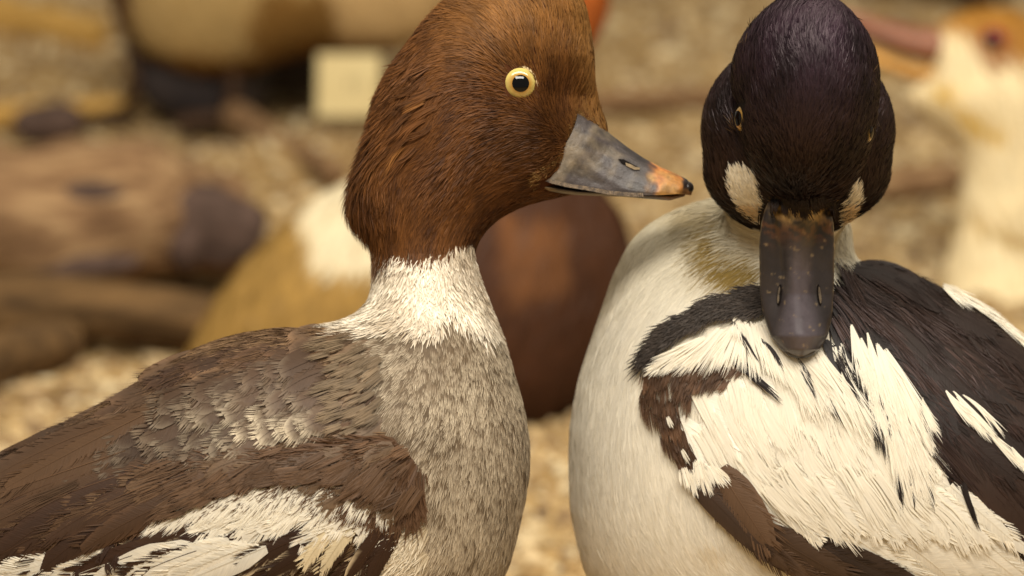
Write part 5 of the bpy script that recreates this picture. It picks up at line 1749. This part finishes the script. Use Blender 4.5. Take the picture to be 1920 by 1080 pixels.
    vv_[:, 2] = np.where((yy_ > 380) & (np.abs(img(vv_)[0] - 1500) < 58), np.maximum(vv_[:, 2], zmin - 8 * (np.abs(img(vv_)[0] - 1500) / 58) ** 2), vv_[:, 2])
    mesh_obj('forehead_plumage', to_world(vv_), qq_, M_HAIR, root, cc_, kind='stuff')
    # dried crust and stubble where the feathers meet the bill
    m = 170
    xs = rng.uniform(1438, 1562, m)
    ys = 392 + 9 * np.sin((xs - 1440) / 120 * math.pi) + rng.normal(0, 5, m)
    Pn, _ = fld.hit(xs, ys)
    Pn[:, 2] = np.maximum(Pn[:, 2], wb + 66)
    v_, q_, c_ = ribbons(fld, Pn, np.tile([0, 1., .1], (m, 1)) + rng.normal(0, .35, (m, 3)), rng.uniform(8, 20, m), rng.uniform(1.6, 3, m), np.full(m, 2.), rng.uniform(3, 8, m), np.tile(lin((90, 64, 32)), (m, 1)), lin((200, 160, 92)) * rng.uniform(.3, 1.1, (m, 1)), rng, K=3)
    mesh_obj('bill_rim_plumage', to_world(v_), q_, M_HAIR, root, c_, kind='stuff')
    for wv in (110, -110):
        leg_parts(root, to_world(pt(1540, 1225, W0 + wv)), 0.06, -1, M_LEG)
    return root


build_male()


# ------------------------------------------------------------------ the ground of the display
M_GROUND = noisy_mat('sandy_gravel', (122, 97, 64), (196, 168, 120), 16, 0.9, 0.6, 0.004, detail=8, c3=(164, 135, 88), spec=0.1)


CARD_P, CARD_D = on_ground(652, 212, 0.03)


def ground_h(x, y):
    z = 0.010 * snoise(x * 7, y * 7, 0 * x, 301, 3)
    # the terrace on which the two front birds stand
    s = np.clip((1.27 - y) / 0.12, 0, 1)
    # low mound under the number card
    z = z + 0.03 * np.exp(-((x - CARD_P[0]) / .08) ** 2 - ((y - CARD_P[1] - .02) / .05) ** 2)
    return z * np.clip((y - 1.2) / .2, 0.1, 1) + 0.058 * s * s * (3 - 2 * s)


def build_ground():
    rng = np.random.default_rng(5)
    n = 150
    xs = np.concatenate([np.linspace(-3, -0.75, 20), np.linspace(-0.7, 0.7, n), np.linspace(0.75, 3, 20)])
    ys = np.concatenate([np.linspace(-0.6, 0.8, 12), np.linspace(0.85, 3.1, 2 * n // 2 + 60), np.linspace(3.2, 7, 14)])
    X, Y = np.meshgrid(xs, ys, indexing='ij')
    Z = ground_h(X, Y)
    V = np.stack([X, Y, Z], -1).reshape(-1, 3)
    ny = len(ys)
    I = np.arange(len(xs) * ny).reshape(len(xs), ny)
    Fq = np.stack([I[:-1, :-1], I[1:, :-1], I[1:, 1:], I[:-1, 1:]], -1).reshape(-1, 4)
    g = mesh_obj('ground', V, Fq, M_GROUND, base=(0, 0, 0), kind='structure')
    # loose pebbles and wood chips
    m = 42000
    y = 1.15 + 1.75 * rng.random(m) ** 1.2
    x = rng.uniform(-1, 1, m) * (0.12 + 0.20 * y)
    z = ground_h(x, y)
    r = rng.gamma(3, 0.0006, m) + 0.0008
    ico = np.array([(0, 0, 1), (.89, 0, .45), (.28, .85, .45), (-.72, .53, .45), (-.72, -.53, .45), (.28, -.85, .45), (.72, .53, -.45), (-.28, .85, -.45), (-.89, 0, -.45), (-.28, -.85, -.45), (.72, -.53, -.45), (0, 0, -1)])
    tri = np.array([(0, 1, 2), (0, 2, 3), (0, 3, 4), (0, 4, 5), (0, 5, 1), (1, 6, 2), (2, 7, 3), (3, 8, 4), (4, 9, 5), (5, 10, 1), (6, 7, 2), (7, 8, 3), (8, 9, 4), (9, 10, 5), (10, 6, 1), (11, 7, 6), (11, 8, 7), (11, 9, 8), (11, 10, 9), (11, 6, 10)])
    an = rng.uniform(0, 6.28, m)
    chip = rng.random(m) < .25
    sx = r * np.where(chip, rng.uniform(1.5, 3.2, m), 1)
    sy = r * rng.uniform(.6, 1, m)
    sz = r * rng.uniform(.4, .8, m)
    lx = ico[None, :, 0] * sx[:, None]
    ly = ico[None, :, 1] * sy[:, None]
    P = np.stack([x[:, None] + lx * np.cos(an)[:, None] - ly * np.sin(an)[:, None], y[:, None] + lx * np.sin(an)[:, None] + ly * np.cos(an)[:, None], z[:, None] + sz[:, None] * .5 + ico[None, :, 2] * sz[:, None]], -1)
    pal = np.array([lin(c) for c in ((184, 158, 114), (164, 138, 96), (202, 180, 140), (136, 112, 80), (176, 152, 114), (122, 100, 76), (214, 196, 158), (154, 126, 84))])
    patch = snoise(x * 5, y * 5, 0 * x, 311, 2)
    ci = np.clip((rng.integers(0, 8, m) + np.round(2 * patch).astype(int)) % 8, 0, 7)
    C = np.repeat(pal[ci] * rng.uniform(.8, 1.15, (m, 1)), 12, 0)
    T = (np.arange(m) * 12)[:, None, None] + tri[None]
    mesh_obj('gravel', P.reshape(-1, 3), T.reshape(-1, 3), M_FAR, base=(0, 0, 0), cols=C, kind='stuff', smooth=True)


build_ground()


# ------------------------------------------------------------------ driftwood, stones, the number card
def log_mesh(a, b, r0, r1, seed, bumps=.16, n=46, ns=28, bendv=(0, 0, 0)):
    a, b = np.asarray(a, float), np.asarray(b, float)
    t = np.linspace(0, 1, n)
    path = a + (b - a) * t[:, None] + np.asarray(bendv)[None] * (4 * t * (1 - t))[:, None]
    ang = np.arange(ns) / ns * 2 * np.pi
    rad = []
    for i in range(n):
        f = t[i]
        r = r0 + (r1 - r0) * f
        k = 1 + bumps * snoise(np.cos(ang) * 1.6, np.sin(ang) * 1.6, 0 * ang + f * 7, seed, 3) + .05 * np.sin(ang * 9 + 3 * f)
        e = min(1, math.sqrt(max(0, min(f, 1 - f) * n / 2.2)) + .25)
        rad.append(r * k * e)
    return tube(path, rad, ns)


def wood(name, a, b, r0, r1, mat, label, cat, seed, parts=(), group='driftwood pieces behind the ducks', **kw):
    base = np.array([(a[0] + b[0]) / 2, (a[1] + b[1]) / 2, min(a[2], b[2]) - max(r0, r1)])
    V, Fc = log_mesh(a, b, r0, r1, seed, **kw)
    o = mesh_obj(name, V, Fc, mat, base=base)
    o['label'] = label
    o['category'] = cat
    o['group'] = group
    return o


def blob_mesh(c, r, seed, amp=.2, nu=26, nv=18):
    V, Fc, A = sphere(np.zeros(3), 1.0, np.array([0, 0, 1.0]), nu, nv)
    k = 1 + amp * snoise(V[:, 0] * 1.6, V[:, 1] * 1.6, V[:, 2] * 1.6, seed, 3)
    return np.asarray(c) + V * k[:, None] * np.asarray(r), Fc


M_LOG = noisy_mat('grey_driftwood', (84, 60, 42), (168, 138, 100), 22, .85, .8, .006, (1, 6, 6), c3=(132, 102, 72), spec=.1)
M_LOG2 = noisy_mat('red_brown_driftwood', (52, 38, 24), (116, 88, 54), 22, .8, .5, .004, (1, 4, 4), spec=.15)
M_BARK = noisy_mat('dark_bark', (56, 42, 34), (92, 72, 62), 60, .9, .6, .004)
M_DARK = noisy_mat('dark_slate', (36, 32, 34), (62, 54, 52), 50, .7, .5, .003)
M_BROWN = noisy_mat('dark_brown_wood', (40, 24, 12), (82, 52, 26), 36, .85, .5, .003, (1, 4, 4))
M_STRAW = noisy_mat('yellow_reed', (150, 112, 50), (196, 156, 84), 60, .8, .4, .002, (1, 6, 6))


def build_clutter():
    # large grey log at the left: its ends on the ground
    p0, d0 = on_ground(-190, 585)
    p1, d1 = on_ground(462, 560)
    a = p0 + np.array([0, .04, .034])
    b = p1 + np.array([0, .04, .030])
    lg = wood('driftwood_log', a, b, .044, .035, M_LOG, 'thick grey driftwood log with dark bark patches behind the brown-headed duck', 'log', 401, bumps=.24, bendv=(0, 0, .006))
    for (px, py, rx, rz, sd) in ((205, 352, .026, .010, 1), (395, 400, .027, .020, 2), (350, 445, .012, .012, 3), (120, 470, .03, .008, 4)):
        # patches of bark lying on the camera side of the log
        f = np.clip((px + 190) / 652, 0, 1)
        ctr = a + (b - a) * f
        rr = .044 + (.035 - .044) * f + .002
        t = place(px, py, (d0 + d1) / 2 + .02)
        up = np.clip((t[2] - ctr[2]) / rr, -.9, .93)
        c = np.array([t[0], ctr[1] - rr * math.sqrt(1 - up * up) * 1.0, ctr[2] + rr * up])
        V, Fc = blob_mesh((0, 0, 0), (rx, .010, rz), 410 + sd, .3)
        # tip the patch back with the curve of the log
        ta = math.asin(up)
        ca, sa = math.cos(-ta), math.sin(-ta)
        V = np.stack([V[:, 0], V[:, 1] * ca - V[:, 2] * sa, V[:, 1] * sa + V[:, 2] * ca], 1) + c
        mesh_obj('bark_patch', V, Fc, M_BARK, lg)
    p0, _ = on_ground(-150, 655)
    p1, _ = on_ground(430, 672)
    wood('branch', p0 + [0, .01, .018], p1 + [0, .01, .013], .020, .013, M_LOG2, 'reddish brown branch lying in front of the thick grey log', 'branch', 402, bumps=.12, bendv=(0, .0, .006))
    p0, _ = on_ground(-160, 800)
    p1, _ = on_ground(135, 678)
    wood('branch', p0 + [0, 0, .020], p1 + [0, 0, .012], .020, .010, M_LOG2, 'short brown branch slanting up at the left edge of the picture', 'branch', 403, bumps=.12)
    p0, _ = on_ground(-80, 62)
    p1, _ = on_ground(195, 105)
    wood('branch', p0 + [0, 0, .018], p1 + [0, 0, .014], .02, .014, M_STRAW, 'yellowish branch in the top left corner of the picture', 'branch', 404, bumps=.12)
    p0, _ = on_ground(-60, 245)
    p1, _ = on_ground(260, 212)
    wood('branch', p0 + [0, 0, .008], p1 + [0, 0, .006], .009, .006, M_STRAW, 'thin yellow branch lying left of the standing bird\'s legs', 'branch', 405, bumps=.1)
    p0, _ = on_ground(430, 232)
    p1, _ = on_ground(640, 345)
    wood('branch', p0 + [0, 0, .007], p1 + [0, 0, .006], .009, .007, M_LOG, 'grey-brown branch running down to the right below the number card', 'branch', 406, bumps=.15)
    p0, _ = on_ground(1250, -20)
    p1, _ = on_ground(1900, 40)
    wood('driftwood_log', p0 + [0, .05, .03], p1 + [0, .05, .04], .04, .05, M_BROWN, 'dark brown log across the top right behind the pale duck\'s head', 'log', 407)
    p0, _ = on_ground(1100, 205)
    p1, _ = on_ground(1420, 190)
    wood('branch', p0 + [0, 0, .004], p1 + [0, 0, .004], .008, .006, M_LOG, 'faint brown branch on the gravel between the two front heads', 'branch', 408, bumps=.15)
    p0, _ = on_ground(1560, 372)
    p1, _ = on_ground(1800, 352)
    wood('branch', p0 + [0, 0, .006], p1 + [0, 0, .006], .011, .008, M_LOG, 'brown branch on the gravel beside the pale duck\'s neck', 'branch', 409, bumps=.15)
    for px, py, r, lab, sd, mt in ((88, 268, (.022, .016, .014), 'small dark brown stone alone at the upper left', 421, M_BARK), (365, 226, (.046, .030, .040), 'dark lump filling the shadow patch between the legs of the standing bird', 422, M_DARK)):  # second blob: dark solid set where shadow lies between the bird's legs
        p, d = on_ground(px, py)
        V, Fc = blob_mesh((p[0], p[1] + r[1], r[2] * .8), r, sd)
        o = mesh_obj('stone', V, Fc, mt, base=(p[0], p[1] + r[1], 0))
        o['label'], o['category'], o['group'] = lab, 'stone', 'dark stones on the gravel'
    # dark slab left of the card
    p, d = on_ground(520, 188)
    V, Fc = blob_mesh((p[0], p[1] + .03, .022), (.062, .03, .026), 423, .1)
    V[:, 2] = np.clip(V[:, 2], 0, .042)
    o = mesh_obj('slab', V, Fc, M_DARK, base=(p[0], p[1] + .03, 0))
    o['label'], o['category'] = 'flat blue-grey slab left of the cream number card', 'slab'
    # number card, leaning back on the gravel
    p, d = CARD_P, CARD_D
    s = PX * d / DIST
    wcd, hcd = 118 * s, 130 * s
    M_CARD = noisy_mat('cream_card', (184, 164, 116), (196, 178, 130), 30, .8, .1, .0005)
    lean = math.radians(38)
    uy, uz = math.sin(lean), math.cos(lean)
    V = []
    for dy in (0, .003):
        for sx, sz in ((-.5, 0), (.5, 0), (.5, 1), (-.5, 1)):
            V.append((p[0] + sx * wcd - .1 * sz * 0, p[1] + sz * hcd * uy + dy, p[2] - .002 + sz * hcd * uz))
    o = mesh_obj('number_card', np.array(V), [(0, 1, 2, 3), (7, 6, 5, 4), (0, 4, 5, 1), (1, 5, 6, 2), (2, 6, 7, 3), (3, 7, 4, 0)], M_CARD, base=(p[0], p[1], p[2]), smooth=False)
    o['label'], o['category'] = 'cream card with a small faint number leaning behind the brown-headed duck', 'card'
    cu = bpy.data.curves.new('number', 'FONT')
    cu.body = '11'
    cu.size = 34 * s
    cu.align_x = 'CENTER'
    cu.align_y = 'CENTER'
    cu.extrude = .0004
    tmp = bpy.data.objects.new('number', cu)
    me = bpy.data.meshes.new_from_object(tmp)
    bpy.data.objects.remove(tmp)
    me.materials.clear()
    me.materials.append(flat_mat('faded_ink', (84, 66, 44), .8, .1))
    t = bpy.data.objects.new('number', me)
    COL.objects.link(t)
    t.parent = o
    t.location = (12 * s, hcd * .52 * uy - .0008, -.002 + hcd * .52 * uz)
    t.rotation_euler = (math.pi / 2 - lean, 0, 0)
    bpy.data.curves.remove(cu)


build_clutter()


# ------------------------------------------------------------------ the birds behind
def far_bird(outline, d, k, zones, default, label, step=7.0, res=16.0, kfun=None, base_px=None, thick=500):
    rng = np.random.default_rng(len(label))
    w0 = float(wd(d))
    inf = Inflate(outline, k, w0, step, kfun=kfun)
    fld = Field([inf], [])
    bw = to_world(pt(base_px[0], base_px[1], w0))
    bw = np.array([bw[0], bw[1], 0.0])
    root = root_empty('duck', bw, label, 'duck', 'mounted ducks')
    sc = d / DIST
    V, Q = surface_nets(fld, [inf.lo[0], inf.lo[1], w0 - thick * sc], [inf.hi[0], inf.hi[1], w0 + thick * sc], res * sc)
    P, _ = fld.snap(V, 2)
    x, y = img(P)
    x = x + 5 * snoise(P[:, 0] * .03, P[:, 1] * .03, P[:, 2] * .03, 501)
    y = y + 5 * snoise(P[:, 0] * .03, P[:, 1] * .03, P[:, 2] * .03, 502)
    c = np.tile(lin(default), (len(P), 1))
    for poly, cc in zones:
        c[inpoly(x, y, poly)] = lin(cc)
    # soften zone borders
    for _ in range(3):
        acc, cnt = np.zeros_like(c), np.zeros(len(c))
        for i in range(4):
            np.add.at(acc, Q[:, i], c[Q[:, (i + 1) % 4]])
            np.add.at(cnt, Q[:, i], 1)
        c = .5 * c + .5 * acc / np.maximum(cnt, 1)[:, None]
    c = c * (1 + .14 * snoise(P[:, 0] * .02, P[:, 1] * .02, P[:, 2] * .02, 503, 3))[:, None]
    body = mesh_obj('body', to_world(P), Q, M_FAR, root, c)
    # short overlapping plumage so the outline is soft
    S = mesh_samples(P, Q, 9000, rng)
    S, nn = fld.snap(S, 1)
    from_idx = np.clip(np.searchsorted(np.sort(x), 0), 0, 0)
    sx_, sy_ = img(S)
    cs = np.tile(lin(default), (len(S), 1))
    for poly, cc in zones:
        cs[inpoly(sx_ + rng.normal(0, 5, len(S)), sy_ + rng.normal(0, 5, len(S)), poly)] = lin(cc)
    m = len(S)
    g = np.tile(np.array([[.35 if base_px[2] < 0 else -.35, -1.0, 0]]), (m, 1)) + rng.normal(0, .25, (m, 3))
    v, q, cc = ribbons(fld, S, g, rng.uniform(26, 48, m) * sc, rng.uniform(4, 8, m) * sc, np.full(m, 0.), rng.uniform(.3, 1.2, m) * sc, cs * rng.uniform(.85, 1.05, (m, 1)), cs * rng.uniform(.95, 1.2, (m, 1)), rng, K=4)
    mesh_obj('plumage', to_world(v), q, M_HAIR, root, cc, kind='stuff')
    return root, fld, w0, sc


def far_bill(root, w0, sc, top, bot, hw, c, name):
    top, bot = np.array(top, float), np.array(bot, float)
    t = np.linspace(0, 1, len(top))

    def f(s, a):
        X0, Y0 = np.interp(s, t, top[:, 0]), np.interp(s, t, top[:, 1])
        X1, Y1 = np.interp(s, t, bot[:, 0]), np.interp(s, t, bot[:, 1])
        h = np.interp(s, t, hw) * sc
        th = a * math.pi
        k = .5 + .5 * math.cos(th)
        return pt(X1 + (X0 - X1) * k, Y1 + (Y0 - Y1) * k, w0 + h * math.sin(th))
    V, Fq, S, A = loft_bill(f, 30, 25)
    cols = np.tile(lin(c), (len(V), 1)) * (1 + .15 * snoise(V[:, 0] * .05, V[:, 1] * .05, V[:, 2] * .05, 511))[:, None]
    return mesh_obj(name, to_world(V), Fq, M_BILL, root, cols)


def build_far():
    # pale yellow bird with a dark breast, just behind the brown-headed duck
    out = [(330, 730), (380, 610), (440, 520), (515, 440), (590, 378), (665, 338), (760, 305), (850, 280), (900, 210), (925, 110), (905, 10), (930, -80), (1010, -125), (1100, -95), (1138, -30), (1136, 30), (1108, 90), (1060, 160), (1050, 250),
           (1105, 330), (1160, 400), (1184, 480), (1182, 570), (1150, 665), (1090, 750), (1010, 815), (900, 850), (700, 865), (500, 850), (380, 800)]
    zones = [([(860, 255), (1300, 255), (1300, 900), (860, 900), (840, 600)], (66, 39, 22)), ([(930, 400), (1060, 420), (1080, 540), (960, 570)], (98, 62, 34)), ([(560, 300), (780, 250), (780, 505), (640, 512), (590, 505), (575, 440)], (216, 202, 168)),
             ([(800, -200), (1300, -200), (1300, 262), (800, 262)], (150, 78, 28))]
    r, f, w0, sc = far_bird(out, 1.66, .42, zones, (148, 116, 60), 'blurred ochre duck with white side patch and dark brown breast behind the brown-headed duck', base_px=(760, 900, 1))
    far_bill(r, w0, sc, [(1110, -50), (1150, -50), (1200, -38), (1240, -24)], [(1105, -18), (1150, -14), (1200, -14), (1240, -18)], [40, 40, 36, 8], (60, 56, 58), 'bill')
    eye_parts(r, f, 1060, -70, 26 * sc, (.2, .1, 1), 14 * sc, ((180, 40, 20), (190, 60, 30)), .5)
    for wv in (w0 + 120, w0 - 120):
        leg_parts(r, to_world(pt(760, 830, wv)), 0.0, 1, M_LEG)
    # cream long-necked bird at the right
    out = [(1752, 62), (1775, 36), (1830, 17), (1895, 20), (1955, 55), (1992, 120), (1995, 210), (1972, 300), (1955, 390), (1962, 480), (1995, 580), (2100, 650), (2260, 700), (2420, 760), (2440, 860), (2300, 960), (2050, 1010), (1850, 1000), (1720, 930), (1672, 830),
           (1678, 740), (1715, 650), (1755, 570), (1782, 480), (1796, 400), (1812, 310), (1790, 265), (1745, 230), (1706, 195), (1700, 168), (1728, 152), (1752, 130)]
    zones = [([(1740, -10), (2050, -10), (2050, 130), (1960, 140), (1900, 110), (1850, 100), (1800, 56), (1740, 62)], (160, 112, 44)), ([(1828, 55), (1900, 55), (1905, 115), (1850, 118), (1826, 95)], (140, 92, 48)),
             ([(1742, 140), (1760, 145), (1800, 190), (1880, 245), (1870, 262), (1800, 225), (1750, 175)], (204, 164, 66)), ([(1780, 385), (1905, 425), (1975, 455), (1975, 480), (1890, 455), (1780, 405)], (168, 138, 84))]
    r, f, w0, sc = far_bird(out, 1.85, .45, zones, (226, 208, 166), 'blurred cream duck with long neck, tan cap and red eye at the right', base_px=(2050, 1010, -1))
    far_bill(r, w0, sc, [(1768, 52), (1720, 50), (1660, 38), (1600, 20), (1540, 10), (1520, 18)], [(1768, 122), (1720, 112), (1660, 92), (1600, 62), (1540, 36), (1520, 26)], [42, 38, 34, 32, 28, 8], (124, 78, 54), 'upper_bill')
    far_bill(r, w0, sc, [(1765, 130), (1720, 122), (1660, 104), (1600, 76), (1540, 48)], [(1765, 158), (1715, 152), (1660, 132), (1600, 98), (1540, 58)], [38, 34, 30, 28, 10], (184, 134, 62), 'lower_bill')
    eye_parts(r, f, 1862, 76, 26 * sc, (-.2, .0, 1), 15 * sc, ((170, 40, 30), (150, 50, 36)), .62)
    for wv in (w0 + 110, w0 - 110):
        leg_parts(r, to_world(pt(2040, 960, wv)), 0.0, -1, M_LEG)
    # bird standing at the top left, only its underside and legs in the picture
    out = [(208, -120), (205, -40), (218, 30), (250, 80), (310, 118), (390, 136), (470, 128), (550, 104), (630, 92), (720, 96), (800, 60), (850, -20), (840, -140), (780, -240), (700, -290), (600, -300), (470, -300), (330, -260), (240, -200)]
    zones = [([(180, -400), (232, -400), (246, 60), (290, 110), (180, 120)], (84, 56, 30)), ([(600, -60), (900, -60), (900, 88), (640, 78), (610, 20)], (190, 158, 108)), ([(232, 88), (330, 92), (480, 104), (640, 70), (760, 70), (720, 160), (200, 160)], (122, 84, 32)), ([(480, -30), (610, -30), (640, 80), (480, 105), (460, 40)], (124, 90, 42))]
    r, f, w0, sc = far_bird(out, 2.27, .28, zones, (166, 138, 88), 'blurred brown-grey duck standing at the top left, only belly and dark legs showing', base_px=(400, 250, -1))
    M_DLEG = noisy_mat('dark_leg_skin', (48, 32, 20), (78, 54, 34), 200, .7)
    for px, ty, wv in ((432, 100, w0 + 40), (246, 60, w0 - 40)):
        leg_parts(r, to_world(pt(px, ty, wv)), 0.0, -1, M_DLEG)


build_far()
